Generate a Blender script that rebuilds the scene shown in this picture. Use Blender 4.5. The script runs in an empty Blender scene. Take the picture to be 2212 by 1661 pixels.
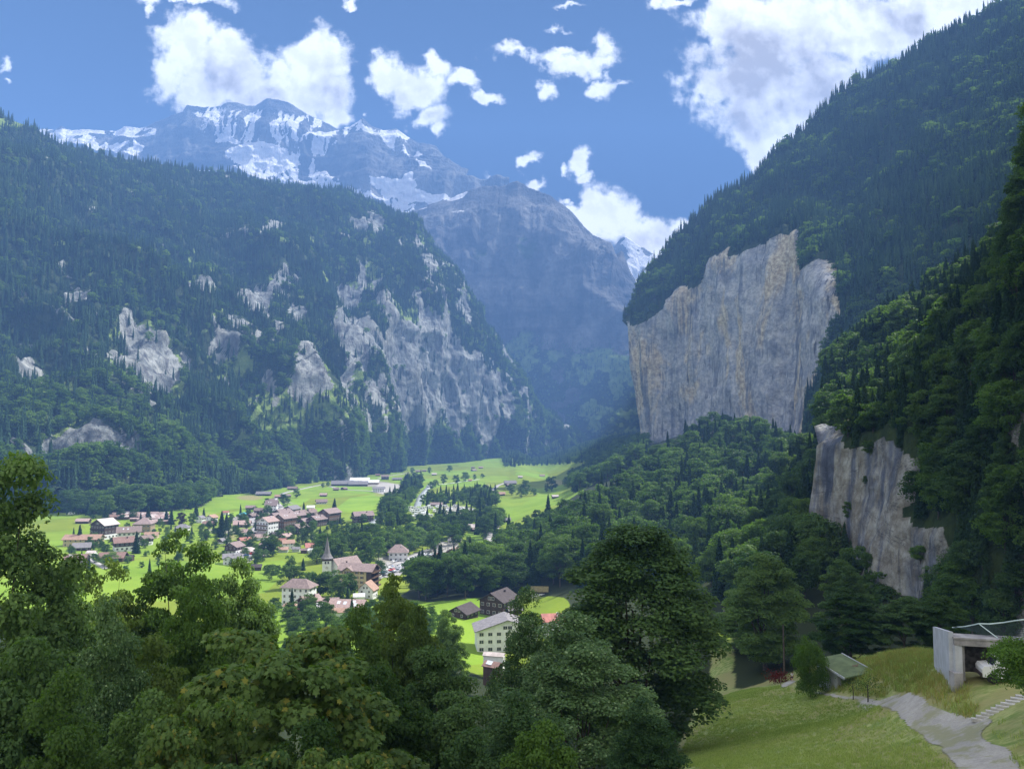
import bpy, bmesh, math, random
import numpy as np
from mathutils import Vector, Matrix
SC = bpy.context.scene
COL = SC.collection
rnd = random.Random(7)
# ------------------------------------------------------------------ camera, world, sun, exposure
CAMZ = 105.0
PITCH = math.radians(3.5)
F = 1661.0; CU = 1106.0; CV = 830.5          # focal length and centre of the photograph, in units of a 2212 px wide view
cam = bpy.data.cameras.new('camera'); camo = bpy.data.objects.new('camera', cam); COL.objects.link(camo)
cam.sensor_width = 36; cam.lens = 36 * F / 2212; cam.clip_start = 0.5; cam.clip_end = 60000
camo.location = (0, 0, CAMZ); camo.rotation_euler = (math.pi / 2 + PITCH, 0, 0)
SC.camera = camo
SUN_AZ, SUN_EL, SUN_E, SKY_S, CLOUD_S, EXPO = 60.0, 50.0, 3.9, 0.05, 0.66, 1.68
SC.view_settings.view_transform = 'Standard'; SC.view_settings.look = 'None'
SC.view_settings.exposure = EXPO; SC.view_settings.gamma = 1.0
SC.view_settings.use_curve_mapping = False
SC.render.engine = 'CYCLES'
SC.cycles.max_bounces = 5; SC.cycles.diffuse_bounces = 3; SC.cycles.glossy_bounces = 1
SC.cycles.transmission_bounces = 2; SC.cycles.volume_bounces = 0; SC.cycles.transparent_max_bounces = 4
SC.cycles.caustics_reflective = False; SC.cycles.caustics_refractive = False
SC.cycles.use_denoising = True

sl = bpy.data.lights.new('sun', 'SUN'); sl.energy = SUN_E; sl.angle = math.radians(0.53); sl.color = (1.0, 0.965, 0.91)
so = bpy.data.objects.new('sun', sl); COL.objects.link(so)
a, e = math.radians(SUN_AZ), math.radians(SUN_EL)
SDIR = Vector((math.sin(a) * math.cos(e), math.cos(a) * math.cos(e), math.sin(e)))
so.rotation_euler = SDIR.to_track_quat('Z', 'Y').to_euler(); so.location = (200, -50, 600)

class NT:
    """small helper for writing node trees"""
    def __init__(s, nt): s.nt = nt
    def n(s, t, **kw):
        nd = s.nt.nodes.new(t)
        ins = kw.pop('ins', {})
        for k, v in kw.items(): setattr(nd, k, v)
        for k, v in ins.items(): s.put(nd.inputs[k], v)
        return nd
    def put(s, sock, v):
        if isinstance(v, bpy.types.NodeSocket): s.nt.links.new(v, sock)
        elif isinstance(v, bpy.types.Node): s.nt.links.new(v.outputs[0], sock)
        else: sock.default_value = v
    def math(s, op, a, b=0.0, c=None, clamp=False):
        nd = s.nt.nodes.new('ShaderNodeMath'); nd.operation = op; nd.use_clamp = clamp
        s.put(nd.inputs[0], a); s.put(nd.inputs[1], b)
        if c is not None: s.put(nd.inputs[2], c)
        return nd.outputs[0]
    def vm(s, op, a, b=None, out=0):
        nd = s.nt.nodes.new('ShaderNodeVectorMath'); nd.operation = op
        s.put(nd.inputs[0], a)
        if b is not None: s.put(nd.inputs[1], b)
        return nd.outputs[out]
    def noise(s, vec, scale, detail=4.0, rough=0.55, dist=0.0, out=0):
        nd = s.nt.nodes.new('ShaderNodeTexNoise'); nd.noise_dimensions = '3D'
        s.put(nd.inputs['Vector'], vec); nd.inputs['Scale'].default_value = scale
        nd.inputs['Detail'].default_value = detail; nd.inputs['Roughness'].default_value = rough
        nd.inputs['Distortion'].default_value = dist
        return nd.outputs[out]
    def mr(s, v, a, b, c=0.0, d=1.0, smooth=True):
        nd = s.nt.nodes.new('ShaderNodeMapRange')
        nd.interpolation_type = 'SMOOTHSTEP' if smooth else 'LINEAR'
        s.put(nd.inputs[0], v)
        for i, x in enumerate((a, b, c, d)): s.put(nd.inputs[i + 1], x)
        return nd.outputs[0]
    def mix(s, f, a, b, mode='MIX'):
        nd = s.nt.nodes.new('ShaderNodeMix'); nd.data_type = 'RGBA'; nd.blend_type = mode; nd.clamp_result = False
        s.put(nd.inputs[0], f)
        for i, x in ((6, a), (7, b)):
            if isinstance(x, tuple) and len(x) == 3: x = (*x, 1.0)
            s.put(nd.inputs[i], x)
        return nd.outputs[2]
    def sep(s, v):
        nd = s.nt.nodes.new('ShaderNodeSeparateXYZ'); s.put(nd.inputs[0], v); return nd.outputs
    def comb(s, x, y, z):
        nd = s.nt.nodes.new('ShaderNodeCombineXYZ')
        for i, q in enumerate((x, y, z)): s.put(nd.inputs[i], q)
        return nd.outputs[0]

def build_world():
    w = bpy.data.worlds.new('World'); SC.world = w; w.use_nodes = True
    nt = w.node_tree; nt.nodes.clear(); N = NT(nt)
    sky = N.n('ShaderNodeTexSky', sky_type='NISHITA')
    sky.sun_disc = False; sky.sun_elevation = math.radians(SUN_EL); sky.sun_rotation = math.radians(SUN_AZ)
    sky.altitude = 900; sky.air_density = 1.0; sky.dust_density = 0.3; sky.ozone_density = 2.5
    skyc = N.mix(1.0, sky.outputs[0], (0.03, 0.045, 0.08), 'MULTIPLY')
    co = N.n('ShaderNodeTexCoord').outputs['Generated']
    x, y, z = N.sep(co)
    ys = N.math('MAXIMUM', y, 0.08)
    X = N.math('DIVIDE', x, ys); Z = N.math('DIVIDE', z, ys)
    T = N.comb(X, 0.0, Z)                      # tangent-plane coordinates of a sky direction in front of the valley
    warp = N.vm('SUBTRACT', N.noise(T, 6.0, 4.0, 0.6, out=1), (0.5, 0.5, 0.5))
    warp2 = N.vm('SUBTRACT', N.noise(T, 26.0, 5.0, 0.62, out=1), (0.5, 0.5, 0.5))
    Tw = N.vm('ADD', N.vm('ADD', T, N.vm('MULTIPLY', warp, (0.085, 0.0, 0.085))), N.vm('MULTIPLY', warp2, (0.05, 0.0, 0.05)))
    # cumulus clouds: centre and radii of their lobes as directions (u, v of the wide view -> tangent)
    L = [(395,110,62,72,1),(470,120,75,60,1),(520,165,90,70,1),(430,190,70,45,.85),(355,160,40,45,.75),(600,160,45,50,.7),(560,205,80,40,1),(690,125,62,60,1),
         (690,200,62,62,1),(725,245,32,36,.8),(620,215,60,32,.9),(770,240,16,14,.6),
         (835,170,52,45,1),(890,205,58,52,1),(925,265,42,36,.9),(950,295,22,16,.8),(935,150,26,26,.8),(985,178,40,20,.8),(1045,205,32,12,.75),
         (1145,348,24,17,.9),(1160,402,20,14,.7),(1262,355,30,28,.95),(1215,370,20,12,.7),(1275,395,22,16,.8),
         (1260,460,52,26,1),(1310,470,62,52,1),(1370,510,72,38,1),(1430,525,60,38,1),(1480,515,50,25,.9),(1225,440,22,10,.7),(1060,395,26,10,.5),
         (1130,115,75,16,.55),(1200,122,60,15,.6),(1270,140,62,24,.75),(1300,105,26,30,.55),(1305,190,26,18,.65),(1178,185,27,24,.8),(1345,185,30,9,.4),(1090,110,22,8,.45),
         (1600,60,95,110,1),(1700,60,150,110,1),(1640,160,140,110,1),(1560,180,60,70,.95),(1690,240,130,85,1),(1650,300,75,55,1),(1640,340,40,38,.8),
         (1850,40,170,70,1),(1960,60,190,70,1),(2080,20,180,60,1),(1800,180,85,80,1),(1560,40,45,60,.8),(1840,125,80,30,.5),
         (1425,20,30,18,.55),(1470,10,50,10,.5),(1230,5,40,8,.5),(1210,60,30,7,.35),(400,5,70,13,.7),(325,20,18,12,.45),(318,45,10,14,.5),(2,150,14,20,.8),(20,190,14,9,.6),(760,2,20,8,.6)]
    G_ = [(1690,150,180,120,1),(1850,55,170,60,1),(1640,250,80,60,.7),(470,165,110,70,.5),(560,205,80,34,.5),(700,190,52,66,.45),(885,205,48,46,.45),(935,265,30,26,.4),(1390,515,80,28,.4)]
    fld = None; gry = None
    for li, (u, v, ru, rv, wgt) in enumerate(L + G_):
        A = (CV - v) / F; fw = math.cos(PITCH) - A * math.sin(PITCH); up = math.sin(PITCH) + A * math.cos(PITCH)
        c = ((u - CU) / F / fw, 0.0, up / fw)
        d = N.vm('MULTIPLY', N.vm('SUBTRACT', Tw, c), (F / ru / 1.32, 0.0, F / rv / 1.32))
        ln = N.vm('LENGTH', d, out=1)
        q = N.math('MULTIPLY', N.math('SUBTRACT', 1.0, ln), wgt)
        if li >= len(L):
            q = N.math('MAXIMUM', q, 0.0); gry = q if gry is None else N.math('MAXIMUM', gry, q); continue
        q = N.math('MAXIMUM', q, -1.0)
        fld = q if fld is None else N.math('SMOOTH_MAX', fld, q, 0.12)
    n1 = N.noise(T, 13.0, 12.0, 0.60, 0.1)
    n2 = N.noise(T, 60.0, 8.0, 0.68)
    dens = N.math('ADD', N.math('MULTIPLY', fld, 1.9), N.math('MULTIPLY', N.math('SUBTRACT', n1, 0.5), 3.4))
    dens = N.math('ADD', dens, N.math('MULTIPLY', N.math('SUBTRACT', n2, 0.5), 1.1))
    front = N.mr(y, 0.25, 0.45)
    alphaA = N.math('MULTIPLY', N.mr(dens, 0.0, 0.85), front)
    # clouds round the unseen sky, cover widened to light the shaded foreground
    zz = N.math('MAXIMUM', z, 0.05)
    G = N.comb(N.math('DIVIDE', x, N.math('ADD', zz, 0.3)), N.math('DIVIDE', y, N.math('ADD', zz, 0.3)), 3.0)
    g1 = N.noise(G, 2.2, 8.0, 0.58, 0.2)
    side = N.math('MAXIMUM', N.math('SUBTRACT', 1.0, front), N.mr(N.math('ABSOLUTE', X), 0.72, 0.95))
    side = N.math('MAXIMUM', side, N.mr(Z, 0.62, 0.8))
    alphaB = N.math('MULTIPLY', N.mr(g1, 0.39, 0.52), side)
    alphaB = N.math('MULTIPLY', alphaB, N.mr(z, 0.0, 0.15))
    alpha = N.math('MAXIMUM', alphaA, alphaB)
    # shading painted into the clouds: grey middles, billows darker away from the sun
    low = N.noise(N.vm('ADD', T, (0.006, 0, 0.012)), 8.0, 6.0, 0.55)
    thick = N.mr(N.math('ADD', N.math('MULTIPLY', fld, 2.6), N.math('MULTIPLY', low, 3.0)), 1.5, 3.4)
    billow = N.mr(N.math('SUBTRACT', N.noise(N.vm('ADD', T, (0.008, 0, 0.010)), 20.0, 6.0, 0.6), N.noise(T, 20.0, 6.0, 0.6)), -0.12, 0.12)
    gs = N.math('MULTIPLY', N.mr(gry, 0.0, 0.5), N.mr(low, 0.34, 0.64, 0.10, 1.15))
    gb = N.math('MULTIPLY', N.mr(g1, 0.56, 0.72), side)
    shade = N.math('ADD', N.math('MAXIMUM', gs, N.math('MULTIPLY', gb, 0.6)), N.math('MULTIPLY', N.math('SUBTRACT', billow, 0.35), 0.35), clamp=True)
    cc = N.mix(N.math('MINIMUM', shade, 1.0), (1.0, 0.98, 0.95), (0.38, 0.32, 0.24))
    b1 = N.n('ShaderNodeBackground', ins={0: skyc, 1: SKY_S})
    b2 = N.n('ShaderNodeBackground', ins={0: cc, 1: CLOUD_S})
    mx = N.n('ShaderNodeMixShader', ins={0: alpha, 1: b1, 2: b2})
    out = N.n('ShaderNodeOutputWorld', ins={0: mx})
    w.cycles.sampling_method = 'MANUAL'; w.cycles.sample_map_resolution = 512
build_world()

# ------------------------------------------------------------------ geometry helpers
CP, SP = math.cos(PITCH), math.sin(PITCH)
def P2W(u, v, D):
    u = np.asarray(u, float); v = np.asarray(v, float); D = np.asarray(D, float)
    A = (CV - v) / F; fw = CP - A * SP
    return np.stack([D * (u - CU) / F / fw, D + 0 * u, CAMZ + D * (SP + A * CP) / fw], -1)
def W2P(x, y, z):
    y = np.maximum(y, 1.0); dz = z - CAMZ
    fw = y * CP + dz * SP; up = -y * SP + dz * CP
    return CU + F * x / fw, CV - F * up / fw
def hsh(ix, iy, iz, seed):
    h = (ix * 374761393 + iy * 668265263 + iz * 2147483647 + seed * 1274126177) & 0xFFFFFFFF
    h = ((h ^ (h >> 13)) * 1274126177) & 0xFFFFFFFF
    h = ((h ^ (h >> 16)) * 2246822519) & 0xFFFFFFFF
    return ((h ^ (h >> 15)) & 0xFFFFFF) / float(0xFFFFFF)
def vn(p, seed=0):
    i = np.floor(p).astype(np.int64); f = p - i; f = f * f * f * (f * (f * 6 - 15) + 10)
    r = 0
    for dx in (0, 1):
        for dy in (0, 1):
            for dz in (0, 1):
                wx = f[..., 0] if dx else 1 - f[..., 0]
                wy = f[..., 1] if dy else 1 - f[..., 1]
                wz = f[..., 2] if dz else 1 - f[..., 2]
                r = r + wx * wy * wz * hsh(i[..., 0] + dx, i[..., 1] + dy, i[..., 2] + dz, seed)
    return r
def fbm(p, sc=1.0, o=5, seed=0, g=0.5, ridged=False):
    p = np.asarray(p, float) * sc; r = 0; a = 1; t = 0
    for k in range(o):
        n = vn(p, seed + k * 17)
        if ridged: n = 1 - np.abs(2 * n - 1)
        r = r + a * n; t += a; a *= g; p = p * 2.03 + 11.3
    return r / t
def inpoly(u, v, poly):
    u = np.asarray(u, float); v = np.asarray(v, float); c = np.zeros(u.shape, bool); n = len(poly)
    for i in range(n):
        x1, y1 = poly[i]; x2, y2 = poly[(i + 1) % n]
        if y1 == y2: continue
        k = ((y1 > v) != (y2 > v)) & (u < (x2 - x1) * (v - y1) / (y2 - y1) + x1)
        c ^= k
    return c
def ell(u, v, L):
    r = np.zeros(np.shape(u))
    for (cu, cv, ru, rv, w) in L:
        r = np.maximum(r, w * np.clip(1.6 - 1.6 * (((u - cu) / ru) ** 2 + ((v - cv) / rv) ** 2) ** .5, 0, 1))
    return r
def sst(x, a, b):
    t = np.clip((x - a) / (b - a), 0, 1); return t * t * (3 - 2 * t)

def mk(name, V, faces, mats=(), midx=None, cattr=None, smooth=False, link=True, parent=None):
    """faces: list of int arrays (n,k)"""
    me = bpy.data.meshes.new(name)
    V = np.asarray(V, np.float32).reshape(-1, 3)
    faces = [np.asarray(f, np.int32) for f in faces if len(f)]
    me.vertices.add(len(V)); me.vertices.foreach_set('co', V.ravel())
    loops = np.concatenate([f.ravel() for f in faces]); sizes = np.concatenate([np.full(len(f), f.shape[1], np.int32) for f in faces])
    starts = np.concatenate([[0], np.cumsum(sizes)[:-1]]).astype(np.int32)
    me.loops.add(len(loops)); me.loops.foreach_set('vertex_index', loops)
    me.polygons.add(len(sizes)); me.polygons.foreach_set('loop_start', starts); me.polygons.foreach_set('loop_total', sizes)
    if midx is not None: me.polygons.foreach_set('material_index', np.asarray(midx, np.int32))
    if smooth: me.polygons.foreach_set('use_smooth', np.ones(len(sizes), bool))
    me.update(calc_edges=True)
    if cattr is not None:
        at = me.color_attributes.new('mask', 'FLOAT_COLOR', 'POINT')
        c = np.ones((len(V), 4), np.float32); c[:, :cattr.shape[1]] = cattr
        at.data.foreach_set('color', c.ravel())
    for m in mats: me.materials.append(m)
    if not link: return me
    return addo(name, me, parent)
def addo(name, me, parent=None, loc=None, rz=0.0, sc=None):
    o = bpy.data.objects.new(name, me); COL.objects.link(o)
    if parent is not None: o.parent = parent
    if loc is not None: o.location = loc
    if rz: o.rotation_euler = (0, 0, rz)
    if sc is not None: o.scale = sc if hasattr(sc, '__len__') else (sc, sc, sc)
    return o
def tag(o, label=None, cat=None, group=None, kind=None):
    if label: o['label'] = label
    if cat: o['category'] = cat
    if group: o['group'] = group
    if kind: o['kind'] = kind
    return o
def grid_faces(nr, nc, off=0):
    i = np.arange(nr * nc).reshape(nr, nc) + off
    return np.stack([i[:-1, :-1], i[:-1, 1:], i[1:, 1:], i[1:, :-1]], -1).reshape(-1, 4)

class MB:
    def __init__(s): s.v = []; s.f = []; s.m = []
    def add(s, vs, fs, m=0):
        o = len(s.v); s.v += [tuple(q) for q in vs]; s.f += [tuple(o + i for i in f) for f in fs]; s.m += [m] * len(fs); return s
    def box(s, x0, x1, y0, y1, z0, z1, m=0):
        return s.add([(x0,y0,z0),(x1,y0,z0),(x1,y1,z0),(x0,y1,z0),(x0,y0,z1),(x1,y0,z1),(x1,y1,z1),(x0,y1,z1)],
                     [(0,3,2,1),(4,5,6,7),(0,1,5,4),(1,2,6,5),(2,3,7,6),(3,0,4,7)], m)
    def tube(s, pts, rad, n=6, m=0):
        pts = [Vector(p) for p in pts]; rings = []
        if not hasattr(rad, '__len__'): rad = [rad] * len(pts)
        for i, p in enumerate(pts):
            d = (pts[min(i + 1, len(pts) - 1)] - pts[max(i - 1, 0)]).normalized()
            a = d.cross(Vector((0.3, 0.9, 0.1))).normalized(); b = d.cross(a)
            rings.append([p + (a * math.cos(2 * math.pi * k / n) + b * math.sin(2 * math.pi * k / n)) * rad[i] for k in range(n)])
        fs = [(r * n + k, r * n + (k + 1) % n, (r + 1) * n + (k + 1) % n, (r + 1) * n + k) for r in range(len(pts) - 1) for k in range(n)]
        fs += [tuple(range(n - 1, -1, -1)), tuple((len(pts) - 1) * n + k for k in range(n))]
        return s.add([q for r in rings for q in r], fs, m)
    def mesh(s, name, mats):
        me = bpy.data.meshes.new(name); me.from_pydata(s.v, [], s.f)
        me.polygons.foreach_set('material_index', s.m)
        for m in mats: me.materials.append(m)
        me.update(); return me
    def obj(s, name, mats, parent=None, **kw):
        if not isinstance(mats, (list, tuple)): mats = [mats]
        return addo(name, s.mesh(name, mats), parent, **kw)

# ------------------------------------------------------------------ materials
def newmat(name):
    m = bpy.data.materials.new(name); m.use_nodes = True; m.node_tree.nodes.clear(); return m, NT(m.node_tree)
def simple(name, col, rough=0.8, var=0.15, scale=0.5, bump=0.0, metal=0.0, spec=0.3, rows=None, obrand=0.0):
    m, N = newmat(name)
    co = N.n('ShaderNodeTexCoord').outputs['Object']
    n1 = N.noise(co, scale, 5.0, 0.6)
    f = N.mr(n1, 0.3, 0.7, 1 - var, 1 + var)
    c = N.mix(1.0, (*col, 1.0), N.comb(f, f, f), 'MULTIPLY')
    if rows:
        sx, k = rows
        w = N.n('ShaderNodeTexWave', wave_type='BANDS', bands_direction='Z', ins={'Vector': co, 'Scale': sx, 'Distortion': 0.4, 'Detail': 1.0})
        c = N.mix(N.math('MULTIPLY', w.outputs['Fac'], k), c, (col[0] * .5, col[1] * .5, col[2] * .5))
    if obrand:
        r = N.n('ShaderNodeObjectInfo').outputs['Random']
        g = N.mr(r, 0, 1, 1 - obrand, 1 + obrand, smooth=False)
        c = N.mix(1.0, c, N.comb(g, g, g), 'MULTIPLY')
    b = N.n('ShaderNodeBsdfPrincipled', ins={'Base Color': c, 'Roughness': rough, 'Metallic': metal, 'Specular IOR Level': spec})
    if bump:
        bp = N.n('ShaderNodeBump', ins={'Strength': bump, 'Distance': 0.05, 'Height': N.noise(co, scale * 8, 4.0, 0.6)})
        N.put(b.inputs['Normal'], bp.outputs[0])
    N.n('ShaderNodeOutputMaterial', ins={0: b})
    return m
def foliage(name, c1, c2, trans=0.35, big=0.02, gloss=0.12, tipc=None):
    m, N = newmat(name)
    geo = N.n('ShaderNodeNewGeometry'); oi = N.n('ShaderNodeObjectInfo')
    r = oi.outputs['Random']; ri = geo.outputs['Random Per Island']
    nb = N.noise(geo.outputs['Position'], big, 3.0, 0.6)
    t = N.math('ADD', N.math('MULTIPLY', r, 0.55), N.math('MULTIPLY', ri, 0.3))
    t = N.math('ADD', t, N.mr(nb, 0.35, 0.65, -0.25, 0.3))
    c = N.mix(N.mr(t, 0.0, 1.0, smooth=False), (*c1, 1), (*c2, 1))
    if tipc:
        c = N.mix(N.mr(ri, 0.90, 0.97), c, (*tipc, 1))
    d = N.n('ShaderNodeBsdfPrincipled', ins={'Base Color': c, 'Roughness': 0.5 if gloss > 0 else 1.0, 'Specular IOR Level': gloss})
    tc = N.mix(1.0, c, (1.6, 1.75, 0.55, 1), 'MULTIPLY')
    tr = N.n('ShaderNodeBsdfTranslucent', ins={0: tc})
    mx = N.n('ShaderNodeMixShader', ins={0: trans, 1: d, 2: tr})
    N.n('ShaderNodeOutputMaterial', ins={0: mx})
    return m
M = {}
M['leaf'] = foliage('broad_leaf', (0.030, 0.070, 0.018), (0.105, 0.180, 0.040), 0.46)
M['leafdark'] = foliage('dark_leaf', (0.034, 0.078, 0.026), (0.145, 0.235, 0.066), 0.38, gloss=0.12)
M['maple'] = foliage('maple_leaf', (0.046, 0.100, 0.028), (0.180, 0.265, 0.062), 0.42, gloss=0.15, tipc=(0.22, 0.22, 0.04))
M['aspen'] = foliage('aspen_leaf', (0.044, 0.098, 0.038), (0.175, 0.275, 0.105), 0.34, gloss=0.15, tipc=(0.26, 0.36, 0.18))
M['olive'] = foliage('olive_leaf', (0.040, 0.078, 0.022), (0.130, 0.190, 0.044), 0.4, gloss=0.1)
M['fresh'] = foliage('fresh_leaf', (0.055, 0.11, 0.020), (0.11, 0.20, 0.035), 0.42)
M['purple'] = foliage('purple_leaf', (0.030, 0.016, 0.022), (0.055, 0.028, 0.035), 0.2)
M['redleaf'] = foliage('red_leaf', (0.085, 0.014, 0.012), (0.17, 0.03, 0.02), 0.3)
M['farleaf'] = foliage('far_leaf', (0.045, 0.095, 0.024), (0.135, 0.210, 0.055), 0.48, gloss=0.0)
M['needle'] = foliage('conifer_needles', (0.020, 0.048, 0.024), (0.055, 0.100, 0.042), 0.12, gloss=0.0)
M['bark'] = simple('bark', (0.075, 0.062, 0.05), 0.9, 0.4, 2.0, 0.5)
M['grassblade'] = foliage('grass_blades', (0.17, 0.255, 0.065), (0.35, 0.41, 0.15), 0.35)
M['tallgrass'] = foliage('tall_dry_grass', (0.17, 0.20, 0.055), (0.36, 0.32, 0.13), 0.35)

def mat_mountain(name, kind, dk_=1.0):
    """vertex mask: r rock, g grass, b snow; the rest is forest floor"""
    m, N = newmat(name)
    at = N.n('ShaderNodeAttribute', attribute_name='mask'); r, g, b = N.sep(at.outputs['Vector'])
    pos = N.n('ShaderNodeNewGeometry').outputs['Position']
    s = {'far': 0.25, 'mid': 0.6, 'near': 1.6}[kind]
    st = N.vm('MULTIPLY', pos, (1.0, 1.0, 0.12))                 # streaks down the fall line
    lay = N.vm('MULTIPLY', pos, (0.15, 0.15, 1.0))               # bedding
    a1 = N.noise(st, 0.03 * s, 7.0, 0.62, 0.3); a2 = N.noise(pos, 0.012 * s, 5.0, 0.6); a3 = N.noise(lay, 0.03 * s, 6.0, 0.6, 0.5)
    a4 = N.noise(st, 0.16 * s, 6.0, 0.65, 0.2); a5 = N.noise(pos, 0.1 * s, 8.0, 0.7)
    if kind == 'far':
        rock = N.mix(N.mr(a1, 0.35, 0.65), (0.05, 0.052, 0.058), (0.175, 0.17, 0.16))
        rock = N.mix(N.math('MULTIPLY', N.mr(a3, 0.45, 0.62), 0.6), rock, (0.035, 0.036, 0.045))
    elif kind == 'mid':
        rock = N.mix(N.mr(a1, 0.35, 0.65), (0.13, 0.145, 0.145), (0.33, 0.34, 0.32))
        rock = N.mix(N.math('MULTIPLY', N.mr(a4, 0.48, 0.62), 0.75), rock, (0.085, 0.085, 0.09))
        rock = N.mix(N.math('MULTIPLY', N.mr(a2, 0.5, 0.7), 0.35), rock, (0.28, 0.27, 0.21))
    else:
        big = N.noise(N.vm('MULTIPLY', pos, (1.0, 1.0, 0.45)), 0.011, 5.0, 0.62, 0.6)
        st2 = N.vm('MULTIPLY', pos, (1.0, 1.0, 0.05))
        rock = N.mix(N.mr(N.noise(pos, 0.05, 8.0, 0.7), 0.35, 0.65), (0.25, 0.265, 0.30), (0.46, 0.455, 0.44))
        ochre = N.mix(N.mr(a5, 0.35, 0.65), (0.46, 0.36, 0.22), (0.62, 0.54, 0.38))
        rock = N.mix(N.math('MULTIPLY', N.mr(big, 0.47, 0.56), 0.85), rock, ochre)
        dk = N.math('MULTIPLY', N.mr(N.noise(st2, 0.045, 6.0, 0.66, 0.4), 0.48, 0.60), N.mr(N.noise(pos, 0.012, 4.0, 0.6), 0.38, 0.54))
        rock = N.mix(N.math('MULTIPLY', dk, 0.85), rock, (0.125, 0.14, 0.18))
        dk2 = N.math('MULTIPLY', N.mr(N.noise(st2, 0.22, 5.0, 0.6, 0.5), 0.55, 0.64), N.mr(N.noise(pos, 0.02, 4.0, 0.6), 0.44, 0.60))
        rock = N.mix(N.math('MULTIPLY', dk2, 0.9), rock, (0.07, 0.075, 0.09))
        cr = N.noise(N.vm('MULTIPLY', pos, (0.35, 0.35, 1.0)), 0.022, 7.0, 0.68, 1.2)
        rock = N.mix(N.math('MULTIPLY', N.mr(N.math('ABSOLUTE', N.math('SUBTRACT', cr, 0.5)), 0.010, 0.0), 0.5), rock, (0.06, 0.06, 0.065))
    f5 = N.mr(a5, 0.3, 0.7, 0.7, 1.3)
    rock = N.mix(1.0, rock, N.comb(f5, f5, f5), 'MULTIPLY')
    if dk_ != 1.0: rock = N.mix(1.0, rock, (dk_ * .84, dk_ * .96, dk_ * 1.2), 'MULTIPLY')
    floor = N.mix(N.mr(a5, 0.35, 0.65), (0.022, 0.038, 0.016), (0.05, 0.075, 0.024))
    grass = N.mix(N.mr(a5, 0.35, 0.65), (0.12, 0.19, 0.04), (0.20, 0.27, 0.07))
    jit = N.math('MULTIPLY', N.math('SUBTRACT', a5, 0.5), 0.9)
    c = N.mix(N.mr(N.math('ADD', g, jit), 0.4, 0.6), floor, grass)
    c = N.mix(N.mr(N.math('ADD', r, jit), 0.4, 0.6), c, rock)
    snow = N.mix(N.mr(N.noise(pos, 0.02, 6.0, 0.6), 0.4, 0.65), (0.80, 0.80, 0.82), (0.62, 0.62, 0.66))
    c = N.mix(N.mr(N.math('ADD', b, N.math('MULTIPLY', jit, 0.7)), 0.44, 0.56), c, snow)
    bp = N.n('ShaderNodeBump', ins={'Strength': 1.0, 'Distance': {'far': 22.0, 'mid': 6.0, 'near': 1.6}[kind],
                                    'Height': N.math('ADD', N.math('ADD', a4, a5), a1)})
    bs = N.n('ShaderNodeBsdfPrincipled', ins={'Base Color': c, 'Roughness': 0.9, 'Specular IOR Level': 0.1, 'Normal': bp.outputs[0]})
    N.n('ShaderNodeOutputMaterial', ins={0: bs})
    return m
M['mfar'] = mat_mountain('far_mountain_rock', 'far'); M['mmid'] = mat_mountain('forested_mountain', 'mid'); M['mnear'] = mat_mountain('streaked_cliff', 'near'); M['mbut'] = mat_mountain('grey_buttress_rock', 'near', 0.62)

def mat_ground():
    """vertex mask: r dry or mown grass, g woodland floor, b trodden or gravelly"""
    m, N = newmat('valley_ground')
    at = N.n('ShaderNodeAttribute', attribute_name='mask'); r, g, b = N.sep(at.outputs['Vector'])
    pos = N.n('ShaderNodeNewGeometry').outputs['Position']
    n1 = N.noise(pos, 0.02, 5.0, 0.6); n2 = N.noise(pos, 0.4, 6.0, 0.7); n3 = N.noise(N.vm('MULTIPLY', pos, (0.3, 1.0, 1.0)), 1.6, 5.0, 0.65)
    c = N.mix(N.mr(n1, 0.35, 0.65), (0.130, 0.218, 0.020), (0.185, 0.275, 0.028))
    c = N.mix(N.math('MULTIPLY', N.mr(n2, 0.4, 0.7), 0.35), c, (0.22, 0.26, 0.045))
    vo = N.n('ShaderNodeTexVoronoi', ins={'Vector': N.vm('MULTIPLY', pos, (1.0, .55, 0.0)), 'Scale': 0.011}); vr = N.sep(vo.outputs['Color'])[0]
    vf = N.mr(vr, 0.0, 1.0, 0.80, 1.16, smooth=False)
    c = N.mix(1.0, c, N.comb(N.math('MULTIPLY', vf, N.mr(vr, 0, 1, 1.15, .92)), vf, vf), 'MULTIPLY')
    dry = N.mix(N.mr(n3, 0.35, 0.65), (0.17, 0.17, 0.06), (0.30, 0.26, 0.12))
    c = N.mix(N.mr(N.math('ADD', r, N.math('MULTIPLY', N.math('SUBTRACT', n2, 0.5), 0.5)), 0.3, 0.8), c, dry)
    # near hillside meadow: duller mixed sward
    x, y, z = N.sep(pos)
    near = N.mr(y, 190.0, 260.0, 1.0, 0.0)
    sw = N.mix(N.mr(n3, 0.38, 0.62), (0.15, 0.225, 0.055), (0.33, 0.36, 0.14))
    sw = N.mix(N.mr(N.noise(pos, 0.12, 4.0, 0.6), 0.42, 0.62), sw, (0.27, 0.26, 0.11))
    c = N.mix(near, c, sw)
    c = N.mix(N.mr(N.math('ADD', b, N.math('MULTIPLY', N.math('SUBTRACT', n2, 0.5), 1.1)), 0.4, 0.6), c, (0.26, 0.25, 0.215))
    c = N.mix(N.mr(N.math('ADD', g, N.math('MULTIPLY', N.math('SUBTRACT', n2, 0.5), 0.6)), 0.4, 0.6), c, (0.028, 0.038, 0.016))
    bp = N.n('ShaderNodeBump', ins={'Strength': 0.7, 'Distance': 0.15, 'Height': n3})
    bs = N.n('ShaderNodeBsdfPrincipled', ins={'Base Color': c, 'Roughness': 0.9, 'Specular IOR Level': 0.1, 'Normal': bp.outputs[0]})
    N.n('ShaderNodeOutputMaterial', ins={0: bs}); return m
M['ground'] = mat_ground()
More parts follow.
